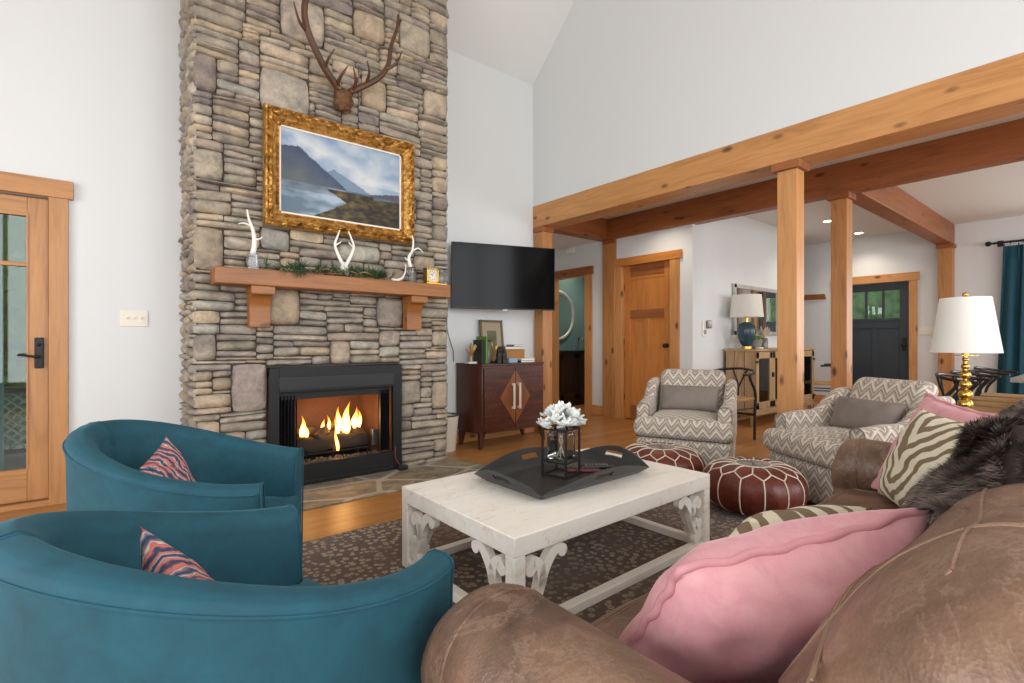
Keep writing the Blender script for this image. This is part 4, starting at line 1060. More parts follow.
# wishbone chair
def wishbone(label, loc, rz, grp):
    t = thing('wishbone_chair', label, 'chair', loc, rz, grp)  # faces -y local
    m = MB(); m.rbox(-.25, .25, -.22, .21, .425, .455, .012, 4, df=lambda p: Vector((p.x*(1-.12*(p.y+.22)/.43), p.y, p.z-.012*(1-(p.x/.25)**2)*(1-(p.y/.22)**2)))); m.build('seat', 'rush', t)
    for x, y in ((-.235, -.205), (.235, -.205)):
        m = MB(); m.tube([(x, y, 0), (x, y, .30), (x, y, .46)], [.012, .018, .016], 10); m.ball((x, y, .46), .02, 10, 6); m.build('leg', 'blackpaint', t)
    for s in (-1, 1):
        m = MB(); m.tube(cat([(s*.21, .20, 0), (s*.215, .20, .3), (s*.225, .19, .5), (s*.235, .10, .64), (s*.245, .06, .71)]), .015, 8); m.build('leg', 'blackpaint', t)
    m = MB(); m.tube(cat([(-.27, -.06, .70), (-.265, .08, .71), (-.19, .21, .735), (0, .255, .75), (.19, .21, .735), (.265, .08, .71), (.27, -.06, .70)]), .014, 8); m.build('back_rail', 'blackpaint', t)
    m = MB(); m.tube(cat([(0, .21, .44), (0, .215, .56), (-.05, .235, .66), (-.09, .245, .74)]), .010, 6); m.tube(cat([(0, .215, .54), (.05, .235, .66), (.09, .245, .74)]), .010, 6); m.build('wishbone_splat', 'blackpaint', t)
    m = MB(); m.tube([(-.235, -.205, .30), (.235, -.205, .30)], .009, 6); m.tube([(-.21, .2, .26), (.21, .2, .26)], .009, 6)
    for s in (-1, 1): m.tube([(s*.235, -.205, .34), (s*.212, .2, .34)], .009, 6)
    m.build('stretcher', 'blackpaint', t); return t
wb = wishbone('black wishbone chair with woven seat left of the sideboard', (5.24, 2.77, 0), -1.75, 'wishbone chairs')
dup(wb, (8.25, 2.80, 0), PI+.25, 'black wishbone chair with woven seat at the far right end of the sideboard')

# dining table with chairs
t = thing('dining_table', 'grey weathered dining table at the right edge of frame', 'table', (6.9, .14, 0))
m = MB()
for i in range(7): m.box(-1.15, 1.15, -.48+i*.137, -.48+i*.137+.134, .715, .75)
m.build('tabletop', 'greytable', t, bev=.003)
for x in (-.95, .95):
    for y in (-.36, .36): B(x-.045, x+.045, y-.045, y+.045, 0, .715).build('leg', 'greytable', t, bev=.004)
m = MB(); m.box(-1.0, 1.0, -.38, -.35, .63, .715); m.box(-1, 1, .35, .38, .63, .715); m.build('apron', 'greytable', t)
names = ['nearest black wishbone dining chair behind the brass lamp', 'second black wishbone dining chair along the grey dining table', 'third black wishbone dining chair along the grey dining table', 'farthest black wishbone dining chair along the grey dining table']
for i, x in enumerate((5.98, 6.58, 7.18, 7.78)): dup(wb, (x, .86+.0*i, 0), 0, names[i])

# curtain
t = thing('curtain_rod', 'black curtain rod with ball finial above the teal curtain', 'rod', (XE-.10, .23, 2.40))
m = MB(); m.cyl((0, -2.0, 0), (0, .97, 0), .014); m.build('rod', 'blackmetal', t); m = MB(); m.ball((0, 1.0, 0), .035); m.build('finial', 'blackmetal', t)
m = MB(); m.box(0, .10, .88, .90, -.012, .012); m.box(.09, .1, .86, .92, -.04, .04); m.build('bracket', 'blackmetal', t)
m = MB()
for y in (.78, .66, .52, .40, .28): m.tube([(math.cos(a*PI/8)*.026, y-.2+.2, math.sin(a*PI/8)*.026-.01) for a in range(17)], .003, 5)
m.build('curtain_ring', 'blackmetal', t)
t = thing('curtain', 'deep teal velvet curtain hanging to the floor by dining window', 'curtain', (XE-.10, .80, 0))
m = MB()
def cf(u, v):
    fl = lerp(.5, 1.0, 1-v); y = lerp(.28+.08*(1-v), -.5, u); return (.035*fl*math.sin(u*PI*13)+.012*math.sin(u*31+v*4), y+.012*math.sin(u*27), lerp(.01, 2.345, v))
m.grid(cf, 130, 16); m.grid(lambda u, v: (cf(u, v)[0]+.004, cf(u, v)[1], cf(u, v)[2]), 130, 16, flip=True)
m.build('drape', 'curtain', t, ang=180, weld=False)
m = MB()
for i in range(6): y = .27-.14*i; m.tube([(-.01, y, 2.38), (0, y, 2.33), (-.045, y, 2.24), (-.02, y, 2.14)], [.004, .008, .012, .004], 6)
m.build('pinch_pleat', 'curtain', t)

# recessed lights in the side ceiling
for i, (x, y) in enumerate(((9.17, 2.67), (7.92, 2.68))):
    t = thing('recessed_light', ['recessed ceiling light nearest the black entry door', 'recessed ceiling light partly behind the knotty post'][i], 'ceiling light', (x, y, ZC)); m = MB(); m.lathe([(.055, -.004), (.085, -.006), (.088, 0), (.055, 0)], 32, cap=False); m.build('trim_ring', 'whiteplastic', t); m = MB(); m.lathe([(.001, -.003), (.055, -.003)], 32, cap=False); m.build('lens', 'canlight', t)

# ================================================================== CHEVRON ARMCHAIRS
def armchair(label, loc, rz):
    t = thing('chevron_armchair', label, 'armchair', loc, rz, None)   # faces -y local, origin centre
    m = MB()
    def taper(p): k = 1-.03*(1-p.z/.3); return Vector((p.x*k, p.y*k, p.z))
    m.rbox(-.36, .36, -.36, .34, .02, .285, .05, 8, df=taper); m.build('base', 'chevron', t, ang=60)
    m = MB(); 
    def cush(p):
        q = Vector(p); 
        if q.z > .40: q.z += .03*(1-(q.x/.36)**2)*(1-((q.y+.05)/.36)**2)
        return q
    m.rbox(-.265, .265, -.34, .22, .285, .44, .05, 8, df=cush); m.rbox(-.37, .37, -.40, -.27, .288, .44, .055, 8, df=cush); m.build('seat_cushion', 'chevron', t, ang=60)
    m = MB()
    def bk(p):
        k = sstep(.44, .80, p.z); y = p.y+.13*k*1.0; x = p.x*(1+.0*k); return Vector((x, y, p.z))
    m.rbox(-.275, .275, .13, .27, .30, .80, .068, 8, df=bk); m.build('backrest', 'chevron', t, ang=60)
    for s in (-1, 1):
        m = MB(); N = 16
        # sloping scroll arm: profile swept from front to back
        def prof(u):
            y = lerp(-.28, .36, u); zt = .545+.02*sstep(0, .3, u)+.155*sstep(.42, .80, u); xo = .36+.015*math.sin(PI*u); th = .10-.02*sstep(.5, 1, u); return y, zt, xo, th
        def fn(u, v):
            y, zt, xo, th = prof(u); xi = xo-th; 
            a = v
            if a < .35: x, z = xo, lerp(.28, zt-.045, a/.35)
            elif a < .65: b = (a-.35)/.3*PI; x, z = (xo+xi)/2+math.cos(b)*th/2*1.08, zt-.045+math.sin(b)*.045
            else: x, z = xi, lerp(zt-.045, .28, (a-.65)/.35)
            return (s*x, y, z)
        m.grid(fn, N, 26, flip=(s > 0))
        for u in (0, 1):
            ring = [fn(u, j/26) for j in range(27)]; y = ring[0][1]; c = (sum(p[0] for p in ring)/27, y+(-.012 if u == 0 else .01), .42); b0 = [c]+ring
            m.add(b0, [(0, i+1, i+2) if (u == 0) == (s > 0) else (0, i+2, i+1) for i in range(26)])
        m.build('arm', 'chevron', t, ang=60)
        m = MB(); m.tube([Vector(fn(0, j/26))+Vector((0, -.003, 0)) for j in range(27)], .004, 6); m.build('arm_piping', 'taupe', t)
    m = MB()
    def bs(u, v):
        a = lerp(-.1, PI+.1, u); return (.36*math.cos(a)*(.97 if v < .1 else 1), .26+.13*math.sin(a)+.05*v, lerp(.02, .70, v))
    m.rbox(-.34, .34, .27, .37, .02, .66, .05, 8, df=lambda p: Vector((p.x*(1-.12*sstep(.4, .66, p.z)), p.y+.06*sstep(.3, .7, p.z), p.z))); m.build('outer_back', 'chevron', t, ang=60)
    m = MB(); m.tube([(-.35, -.345, .288), (.35, -.345, .288)], .004, 6); m.build('seam_piping', 'darkbook', t)
    return t
a1 = armchair('grey chevron armchair in front of the orange door and sideboard', (3.81, 2.345, 0), math.atan2(-.915, .405))
a2 = dup(a1, (3.79, 1.14, 0), math.atan2(-.885, -.465), 'grey chevron armchair beside the sofa arm and nearest timber post')

# pillow helper: lies in x (width) / z (height), thickness y
def pillow_mesh(w, h, d, pinch=.07, n=26, wr=.004, seed=0, uvscale=1.0):
    m = MB()
    def f(sgn):
        def fn(u, v):
            a, b = 2*u-1, 2*v-1
            prof = max(0, (1-abs(a)**2.6))**.55*max(0, (1-abs(b)**2.6))**.55
            x = a*w/2*(1-pinch*(1-abs(b)**2.5)*abs(a)); z = b*h/2*(1-pinch*(1-abs(a)**2.5)*abs(b))
            y = sgn*d/2*prof
            if prof > .02: y += wr*sgn*(noise.noise(Vector((x*14+seed, z*14, seed)))*2)*min(1, prof*2)
            return (x, y, z)
        return fn
    uvf = lambda u, v: ((u-.5)*w*uvscale, (v-.5)*h*uvscale)
    m.grid(f(-1), n, n, uv=uvf); m.grid(f(1), n, n, uv=uvf, flip=True); return m
def pillow_edge(w, h, pinch=.07, n=26):
    P = []
    for (a0, b0, a1, b1) in ((-1, -1, 1, -1), (1, -1, 1, 1), (1, 1, -1, 1), (-1, 1, -1, -1)):
        for i in range(n):
            t = i/n; a, b = lerp(a0, a1, t), lerp(b0, b1, t)
            P.append((a*w/2*(1-pinch*(1-abs(b)**2.5)*abs(a)), 0, b*h/2*(1-pinch*(1-abs(a)**2.5)*abs(b))))
    return P+[P[0]]
def orient(o, loc, xdir, updir):
    x = Vector(xdir).normalized(); z = Vector(updir); z = (z-x*z.dot(x)).normalized(); y = z.cross(x)
    M4 = Matrix(((x.x, y.x, z.x, 0), (x.y, y.y, z.y, 0), (x.z, y.z, z.z, 0), (0, 0, 0, 1))); o.rotation_euler = M4.to_euler(); o.location = loc
def cloc(o, p):  # local offset on a chair to world
    a = o.rotation_euler.z; return (o.location.x+p[0]*math.cos(a)-p[1]*math.sin(a), o.location.y+p[0]*math.sin(a)+p[1]*math.cos(a), p[2])
for o, lab, sd in ((a1, 'taupe velvet lumbar pillow on the armchair by the orange door', 1), (a2, 'taupe velvet lumbar pillow on the armchair beside the sofa', 2)):
    m = pillow_mesh(.50, .23, .13, .05, seed=sd); p = m.build('lumbar_pillow', 'taupe', None, ang=90)
    a = o.rotation_euler.z; orient(p, cloc(o, (0, .10, .565)), (math.cos(a), math.sin(a), 0), (-math.sin(a)*.45, math.cos(a)*.45, 1)); tag(p, lab, 'pillow')

# ================================================================== POUFS
def pouf(label, loc, rz, R=.30, Hh=.295):
    t = thing('leather_pouf', label, 'pouf', loc, rz); 
    def S(th, ph, off=0):  # th angle around, ph 0 top .. 1 bottom
        a = ph*PI; r = (math.sin(a)**.62)*R if 0 < ph < 1 else 0; z = Hh/2+Hh/2*math.copysign(abs(math.cos(a))**.85, math.cos(a))
        seg = 14; c = abs(math.sin(th*seg/2)); bul = (1-.018*(1-c**.6)*math.sin(a)) 
        z -= .02*math.exp(-(ph/.08)**2)
        rr = r*bul+off*math.sin(a); z += off*math.cos(a)
        return (rr*math.cos(th), rr*math.sin(th), max(0.0, z))
    m = MB(); m.grid(lambda u, v: S(u*2*PI, v), 96, 34, wrapu=True); m.build('leather_body', 'poufleather', t, ang=80)
    m = MB(); ns = 14
    for k in range(ns):
        th = 2*PI*k/ns; m.tube([S(th, p, .0015) for p in [.30+.65*i/14 for i in range(15)]], .0042, 6)
        th2 = th+PI/ns
        m.tube([S(th2, p, .0015) for p in [.055+.155*i/8 for i in range(9)]], .0042, 6)
        m.tube([S(th+(th2-th)*i/5, .30+(.21-.30)*i/5, .0015) for i in range(6)], .0042, 6)
        m.tube([S(th2+(th2-th)*i/5, .21+(.30-.21)*i/5, .0015) for i in range(6)], .0042, 6)
    m.tube([S(2*PI*i/60, .055, .0015) for i in range(61)], .0045, 6)
    m.build('seam_stitching', 'stitch', t)
    m = MB(); m.grid(lambda u, v: (lambda p: (p[0], p[1], p[2]+.004+.003*math.sin(u*2*PI*24)))(S(u*2*PI, .05*v+.001)), 96, 6, wrapu=True); m.build('embroidery', 'embroidery', t, ang=80)
    return t
RUGZ = .012
pf = pouf('dark red leather pouf nearest the sofa with white stitching', (3.12, 1.47, RUGZ), .2)
dup(pf, (3.10, 2.12, RUGZ), .5, 'dark red leather pouf farther back in front of the chevron armchair')

# ================================================================== RUG
m = MB(); m.grid(lambda u, v: (lerp(.2, 3.46, u), lerp(.1, 2.70, v), RUGZ-.0005), 2, 2)
m = MB(); m.box(.2, 3.46, .1, 2.70, 0.0005, RUGZ-.0005); tag(m.build('area_rug', 'rug', bev=.004), 'dark brown area rug with pale spots under the coffee table', 'rug')

# ================================================================== COFFEE TABLE
TH = math.radians(.9); TLx, TLy = 1.30, .81; HT = .38-RUGZ
tx = (1.082+TLx/2*math.cos(TH)-TLy/2*math.sin(TH), 1.318+TLx/2*math.sin(TH)+TLy/2*math.cos(TH))
ct = thing('coffee_table', 'whitewashed wooden coffee table with scrolled corner brackets on the rug', 'coffee table', (tx[0], tx[1], RUGZ), TH)
hx_, hy = TLx/2, TLy/2
B(-hx_, hx_, -hy, hy, HT-.072, HT).build('tabletop', 'whitewash', ct, bev=.004)
for sx in (-1, 1):
    for sy in (-1, 1): x0, x1 = sorted((sx*(hx_-.001), sx*(hx_-.052))); y0, y1 = sorted((sy*(hy-.001), sy*(hy-.052))); B(x0, x1, y0, y1, .0, HT-.072).build('leg', 'whitewash', ct, bev=.003)
for sy in (-1, 1): y0, y1 = sorted((sy*(hy-.004), sy*(hy-.048))); B(-hx_+.052, hx_-.052, y0, y1, 0.0, .036).build('stretcher', 'whitewash', ct, bev=.003)
for sx in (-1, 1): x0, x1 = sorted((sx*(hx_-.004), sx*(hx_-.048))); B(x0, x1, -hy+.052, hy-.052, 0.0, .036).build('stretcher', 'whitewash', ct, bev=.003)
def ribbon(path, ws):
    P = cat([(p[0], p[1], 0) for p in path], 7); n = len(P); out = []; 
    nw = len(ws); L = []; R = []
    for i, p in enumerate(P):
        f = i/(n-1)*(nw-1); k = min(nw-2, int(f)); w = lerp(ws[k], ws[k+1], f-k)/2
        t = (P[min(i+1, n-1)]-P[max(i-1, 0)]).normalized(); nn = Vector((-t.y, t.x, 0)); L.append(p+nn*w); R.append(p-nn*w)
    return L, R
def scroll_mb():
    """corner bracket in the (x = away from leg, z = down from apron) plane; depth +-.014"""
    m = MB(); d = .015
    def rib(path, ws):
        L, R = ribbon(path, ws); n = len(L); vs = []
        for i in range(n): vs += [(L[i].x, -d, L[i].y), (R[i].x, -d, R[i].y), (R[i].x, d, R[i].y), (L[i].x, d, L[i].y)]
        fs = []
        for i in range(n-1):
            a = 4*i; b = a+4
            for k in range(4): fs.append((a+k, a+(k+1) % 4, b+(k+1) % 4, b+k))
        fs += [(0, 3, 2, 1), (4*n-4, 4*n-3, 4*n-2, 4*n-1)]; m.add(vs, fs)
    def disc(x, z, r, e=0):
        vs = []; N = 18
        for s in (-1, 1): vs += [(x+r*math.cos(2*PI*k/N), s*(d-e), z+r*math.sin(2*PI*k/N)) for k in range(N)]
        m.add(vs, [tuple(range(N)), tuple(range(2*N-1, N-1, -1))]+[(k, N+k, N+(k+1) % N, (k+1) % N) for k in range(N)])
    rib([(.035, -.236), (.050, -.205), (.072, -.168), (.088, -.128), (.102, -.088), (.130, -.048), (.162, -.022), (.190, -.026)], [.03, .034, .036, .040, .042, .042, .038, .032])
    disc(.194, -.035, .024, .0005)
    rib([(.090, -.140), (.088, -.10), (.078, -.062), (.052, -.042), (.035, -.055)], [.036, .04, .04, .036, .034]); disc(.036, -.064, .025, .0005)
    disc(.034, -.165, .028, .0005); rib([(.032, -.170), (.066, -.176)], [.03, .03])
    disc(.022, -.215, .026, .0007); disc(.05, -.232, .024, .001)
    return m
for sx in (-1, 1):
    for sy in (-1, 1):
        m = scroll_mb(); m.v = [Vector((sx*(hx_-.052-p.x), sy*(hy-.026)+p.y, HT-.072+p.z)) for p in m.v]; m.build('scroll_bracket', 'whitewash', ct, weld=True)
        m = scroll_mb(); m.v = [Vector((sx*(hx_-.026)+p.y, sy*(hy-.052-p.x), HT-.072+p.z)) for p in m.v]; m.build('scroll_bracket', 'whitewash', ct, weld=True)

# tray
TZ = .381
tr = thing('serving_tray', 'black wooden butler tray with arched handled sides on the coffee table', 'tray', (1.765, 1.765, TZ), TH); tw, td = .335, .195
B(-tw, tw, -td, td, 0, .012).build('tray_floor', 'traywood', tr)
def side(L, Lt, off, offt, rz, hole=True):
    """arched flared side; L half-length at the floor, Lt at the rim, off distance from centre, offt rim distance"""
    m = MB(); N = 40; n2 = 8; vs = []; th = .012; z0, zc, zp = 0, .030, .095
    def top(u): a = abs(2*u-1); return zc+(zp-zc)*(1-a**1.7)
    def pt(u, v, o):
        zt = top(u); z = lerp(z0, zt, v); f = z/zp; a = 2*u-1
        ln = lerp(L, Lt, min(1, z/.03)) if abs(a) > 0 else 0
        dd = lerp(off, offt, z/zc if z < zc else 1+(z-zc)/zc*.55); return (a*lerp(L, Lt, min(1, z/zc)), -dd+o, z)
    us = [i/N for i in range(N+1)]; hu0, hu1 = .5-.06, .5+.06
    cells = []
    for i in range(N):
        for j in range(n2):
            u = (i+.5)/N; v = (j+.5)/n2; inside = hole and abs(u-.5)*2*L < .048 and .46 < v < .80 and ((u-.5)*2*L/.052)**2+((v-.63)/.2)**2 < 1
            if not inside: cells.append((i, j))
    cs = set(cells); idx = {}
    for i in range(N+1):
        for j in range(n2+1): idx[(i, j)] = len(vs); vs.append(pt(i/N, j/n2, 0))
    off2 = len(vs)
    for i in range(N+1):
        for j in range(n2+1): vs.append(pt(i/N, j/n2, th))
    fs = []
    for (i, j) in cells:
        a, b, c, d = idx[(i, j)], idx[(i+1, j)], idx[(i+1, j+1)], idx[(i, j+1)]
        fs.append((a, b, c, d)); fs.append((d+off2, c+off2, b+off2, a+off2))
        for (di, dj, e0, e1) in ((0, -1, a, b), (1, 0, b, c), (0, 1, c, d), (-1, 0, d, a)):
            if (i+di, j+dj) not in cs: fs.append((e1, e0, e0+off2, e1+off2))
    m.xf = rotm(rz=rz); m.add(vs, fs); m.build('tray_side', 'traywood', tr, ang=50)
side(tw, tw+.042, td, td+.042, 0); side(tw, tw+.042, td, td+.042, PI); side(td, td+.042, tw, tw+.042, PI/2); side(td, td+.042, tw, tw+.042, -PI/2)
ZT = TZ+.0125
# lantern stand w/ jar and flowers
ln = thing('flower_stand', 'black square wire stand on the tray holding a glass jar', 'stand', (1.755, 1.775, ZT), .25)
m = MB(); s_ = .066; r_ = .0045; hz_ = .232
for sx in (-1, 1):
    for sy in (-1, 1): m.box(sx*s_-r_, sx*s_+r_, sy*s_-r_, sy*s_+r_, 0, hz_)
for z in (r_, .07, hz_-r_):
    for s in (-1, 1): m.box(-s_, s_, s*s_-r_, s*s_+r_, z-r_, z+r_); m.box(s*s_-r_, s*s_+r_, -s_, s_, z-r_, z+r_)
m.build('wire_frame', 'blackmetal', ln)
B(-s_, s_, -.012, .012, .068, .072).build('jar_rest', 'blackmetal', ln)
jr = thing('glass_jar', 'clear rounded glass jar of water inside the black wire stand', 'jar', (1.755, 1.775, ZT+.0755), .25)
m = MB(); m.rbox(-.056, .056, -.056, .056, 0, .14, .022, 3); m.build('jar_body', 'jarglass', jr, ang=60); m = MB(); m.lathe([(.034, .138), (.036, .155), (.04, .158), (.03, .16), (.029, .134)], 24, cap=False); m.build('jar_neck', 'jarglass', jr)
m = MB()
for i in range(7): a = i*.9; m.tube([(.025*math.cos(a), .025*math.sin(a), .01), (-.01*math.cos(a), -.012*math.sin(a), .09), (.02*math.cos(a+1), .02*math.sin(a+1), .165)], .0018, 5)
m.build('stems', 'shell', jr)
fl = thing('white_flowers', 'bunch of white magnolia blooms in the glass jar', 'flowers', (1.755, 1.775, ZT+.235), .25)
random.seed(5)
def petal(m, c, d, L, W, cup):
    d = d.normalized(); s = d.cross(Vector((0, 0, 1))); s = s.normalized() if s.length > .05 else Vector((1, 0, 0)); up = s.cross(d)
    def fn(u, v):
        t = u; a = (v-.5)*2; w = W*math.sin(PI*min(1, t*.82+.12))**.8*(1-t**6); return c+d*(L*t)+s*(a*w)+up*(cup*L*t*t*.6-abs(a)**2*W*.0+a*a*W*.45)
    m.grid(fn, 7, 6)
for bi, b in enumerate([(-.075, -.01, .035), (-.03, .04, .055), (.03, -.03, .05), (.075, .03, .035), (.0, -.06, .015), (.055, -.055, .02), (-.055, -.055, .015), (.0, .0, .075), (.06, .06, .03), (.045, .0, .065), (-.045, .0, .06), (.0, .05, .05), (-.085, .03, .01), (.085, -.015, .01), (.02, -.065, .045)]):
    m = MB(); c = Vector(b); od = (c+Vector((0, 0, .01))).normalized()
    for ring, (n, el, L) in enumerate(((5, .35, .058), (4, .85, .05), (3, 1.25, .035))):
        for k in range(n):
            a = 2*PI*k/n+ring*.5+bi; side_ = Vector((math.cos(a), math.sin(a), 0)); dd = (side_-od*side_.dot(od)).normalized()*math.cos(el)+od*math.sin(el)
            petal(m, c, dd, L*random.uniform(.75, 1.05), .021, .5)
    m.build('bloom', 'petal', fl, ang=120, weld=False)
m = MB()
for k in range(8): petal(m, Vector((0, 0, .06)), Vector((math.cos(k*.9+.4)*.35, math.sin(k*.9)*.35, 1)), .065, .014, .3)
m.build('upright_petals', 'petal', fl, ang=120, weld=False)
def remote(lab, loc, rz, red):
    t = thing('remote_control', lab, 'remote', loc, rz, 'remote controls'); m = MB(); m.rbox(-.085, .085, -.021, .021, 0, .018, .008, 4); m.build('body', 'redbtn' if red else 'blackpaint', t)
    m = MB(); m.rbox(-.083, .083, -.0195, .0195, .006, .0195, .006, 4); m.build('face', 'blackpaint', t)
    m = MB()
    for i in range(7):
        for j in (-1, 0, 1): m.ball((-.06+i*.018, j*.011, .0195), .0036, 8, 4)
    m.build('buttons', 'planter' if not red else 'redbtn', t)
remote('black remote with red edge lying by the wire stand', (1.875, 1.735, ZT), -.75, True); remote('black remote nearest the tray right side', (1.985, 1.74, ZT), -.62, False)

# ================================================================== TEAL BARREL CHAIRS
def barrel(label, loc, rz):
    t = thing('barrel_chair', label, 'armchair', loc, rz)  # faces +x local, origin = centre of the back arc
    R, L, th = .345, .28, .075
    arc = PI*R; tot = arc+2*L
    def path(u, r):   # u 0..1 near arm end -> round back -> far arm end, at radius r
        s = u*tot
        if s < L: return Vector((L-s, -r+.05*((L-s)/L)**2, 0)), Vector((.15*(L-s)/L, -1, 0)).normalized()
        if s > L+arc: return Vector((s-L-arc, r-.05*((s-L-arc)/L)**2, 0)), Vector((.15*(s-L-arc)/L, 1, 0)).normalized()
        a = -PI/2-(s-L)/R; return Vector((r*math.cos(a), r*math.sin(a), 0)), Vector((math.cos(a), math.sin(a), 0))
    def zt(u): k = .5-.5*math.cos(2*PI*u); return .604+.165*k**.85
    K = [(0.0, 0), (-.008, .5), (-.004, .90), (0, .960), (-.005, .982), (-.018, .995), (-.045, 1.0), (-.062, .985), (-.078, .95), (-.085, .88), (-.09, .70), (-.095, .55)]
    def fn(u, v):
        f = v*(len(K)-1); i = min(len(K)-2, int(f)); k = f-i; off = lerp(K[i][0], K[i+1][0], k); h = lerp(K[i][1], K[i+1][1], k)
        p, n = path(u, R); z = .03+(zt(u)-.03)*h; q = p+n*(off-.02*(1-min(1, h*1.6))); back = .5-.5*math.cos(2*PI*u)
        if h < .9 and f > 7: q -= n*.03*back*(1-h)*2
        if f < 6: q += n*.0*h
        return (q.x, q.y, z)
    m = MB(); m.grid(fn, 90, 33)
    for u in (0, 1):
        ring = [fn(u, j/33) for j in range(34)]; ring.append((ring[-1][0], ring[-1][1], .03)); c = (ring[0][0]+.006, sum(p[1] for p in ring)/35, .35)
        m.add([c]+ring, [((0, i+2, i+1) if u == 0 else (0, i+1, i+2)) for i in range(34)])
    m.build('shell', 'teal', t, ang=60)
    m = MB(); m.tube([Vector(fn(.004+.992*i/80, 3/11.0))+path(i/80, R)[1]*.001 for i in range(81)], .0032, 6); 
    m.tube([Vector(fn(0, j/33))+Vector((.004, 0, 0)) for j in range(34)], .003, 5); m.tube([Vector(fn(1, j/33))+Vector((.004, 0, 0)) for j in range(34)], .003, 5)
    m.tube([Vector(fn(.5, lerp(.27, .8, j/20)))+Vector((0, 0, .0006)) for j in range(21)], .0022, 5); m.tube([Vector(fn(.508, lerp(.27, .8, j/20)))+Vector((0, 0, .0006)) for j in range(21)], .0016, 5)
    m.build('seam_piping', 'teal', t)
    def seat(sc, z0, z1, r):
        m = MB(); N = 48; out = []
        for i in range(N+1): p, n = path(i/N, R-th-.012); out.append((p.x*1.0, p.y))
        out = [(L+.01, -(R-th-.06)), ]+[(min(x, L-.01), y*(1-.12*max(0, x/L))) for x, y in out]+[(L+.01, (R-th-.06))]
        prof = [(0.97, z0), (1, z0+.02), (1, z1-.03), (.985, z1-.01), (.95, z1), (.6, z1+.012), (0.02, z1+.016)]; vs = []; n = len(out); cx = .05
        for (k, z) in prof:
            for (x, y) in out: vs.append(((x-cx)*k+cx, y*k, z))
        fs = [(i*n+j, i*n+(j+1) % n, (i+1)*n+(j+1) % n, (i+1)*n+j) for i in range(len(prof)-1) for j in range(n)]; fs.append(tuple(range(n-1, -1, -1))); fs.append(tuple(range((len(prof)-1)*n, len(prof)*n))); m.add(vs, fs); return m
    seat(1, .30, .43, .03).build('seat_cushion', 'teal', t, ang=50); seat(1, .04, .295, .02).build('seat_base', 'teal', t, ang=50)
    m = MB(); m.lathe([(.22, 0), (.24, .012), (.24, .03), (.05, .035)], 32, (.08, 0, 0)); m.build('swivel_base', 'blackmetal', t)
    return t
c1 = barrel('teal velvet barrel chair nearer the fireplace and patio door', (.250, 2.03, RUGZ), math.radians(-28))
c2 = dup(c1, (.195, 1.07, RUGZ), math.radians(17), 'teal velvet barrel chair in the left foreground')
def kpillow(o, off, tiltx, roll, lab, sd):
    m = pillow_mesh(.28, .28, .10, .10, seed=sd, uvscale=1.0); p = m.build('kilim_pillow', 'kilim', None, ang=90); tag(p, lab, 'pillow')
    a = o.rotation_euler.z; xd = Vector((-math.sin(a), math.cos(a), roll)); up = Vector((-math.cos(a)*tiltx, -math.sin(a)*tiltx, 1)); orient(p, Vector(cloc(o, off)), xd, up)
kpillow(c1, (-.06, -.07, .557), .35, .30, 'red and blue kilim pillow on the chair nearer the fireplace', 3)
kpillow(c2, (-.085, -.03, .56), .35, .30, 'red and blue kilim pillow on the foreground teal chair', 9)

# ================================================================== LEATHER SOFA
sf = thing('leather_sofa', 'brown distressed leather sofa in the right foreground', 'sofa', (1.5, .3, RUGZ)); SX, SYo = 1.5, .3
def S_(m): m.v = [p-Vector((SX, SYo, RUGZ)) for p in m.v]; return m
m = MB(); m.rbox(.52, 2.50, -.10, .70, .06, .30, .05, 8); S_(m).build('base_rail', 'leather', sf, ang=60)
for x in (.50, 2.48):
    for y in (-.05, .62): m = MB(); m.lathe([(.025, RUGZ), (.035, .06), (.03, .07)], 14, (x, y, 0)); S_(m).build('foot', 'walnut_z', sf)
def rarm(xc, mirror, YF=.76):
    m = MB(); s = -1 if mirror else 1
    # rolled arm cross-section (x,z), swept along y, front rounded
    R = .12; zc = .515
    prof = []
    for i in range(21):
        a = math.radians(-60+300*i/20) if True else 0
        prof.append((R*math.cos(a)*1.0, zc+R*math.sin(a)))
    # outer side down
    prof = [(.085, .08), (.09, .25), (.085, .40)]+[(R*math.cos(math.radians(-40+265*i/22)), zc+R*math.sin(math.radians(-40+265*i/22))) for i in range(23)]+[(-.105, .38), (-.11, .25), (-.105, .08)]
    N = 22
    def fn(u, v):
        f = v*(len(prof)-1); i = min(len(prof)-2, int(f)); k = f-i; x = lerp(prof[i][0], prof[i+1][0], k); z = lerp(prof[i][1], prof[i+1][1], k)
        y = lerp(YF, -.16, u); e = max(0, (y-(YF-.07))/.07); sh = math.sqrt(max(0, 1-e*e))*.3+.7 if e > 0 else 1; e2 = 1-.0
        z2 = lerp(.40, z, sh) if z > .40 else z; x2 = x*(sh*.5+.5)
        n_ = noise.noise(Vector((x*6, y*6, z*6+xc)))*.006
        return (xc+s*(x2+n_), y, z2+n_)
    us = [0, .015, .04, .07, .10, .14]; 
    m.grid(lambda u, v: fn(us[int(round(u*40))] if int(round(u*40)) < 6 else lerp(.14, 1, (u*40-5)/35), v), 40, 60, flip=(s > 0))
    ring = [fn(0, j/60) for j in range(61)]; m.add([(xc, YF+.012, .35)]+ring, [(0, i+1, i+2) if s > 0 else (0, i+2, i+1) for i in range(60)])
    S_(m).build('arm', 'leather', sf, ang=70)
    m = MB(); m.tube([Vector(fn(.10, j/60)) for j in range(4, 57)], .0035, 5); S_(m).build('arm_seam', 'leather', sf)
rarm(.515, True, .745); rarm(2.50, False, .80)
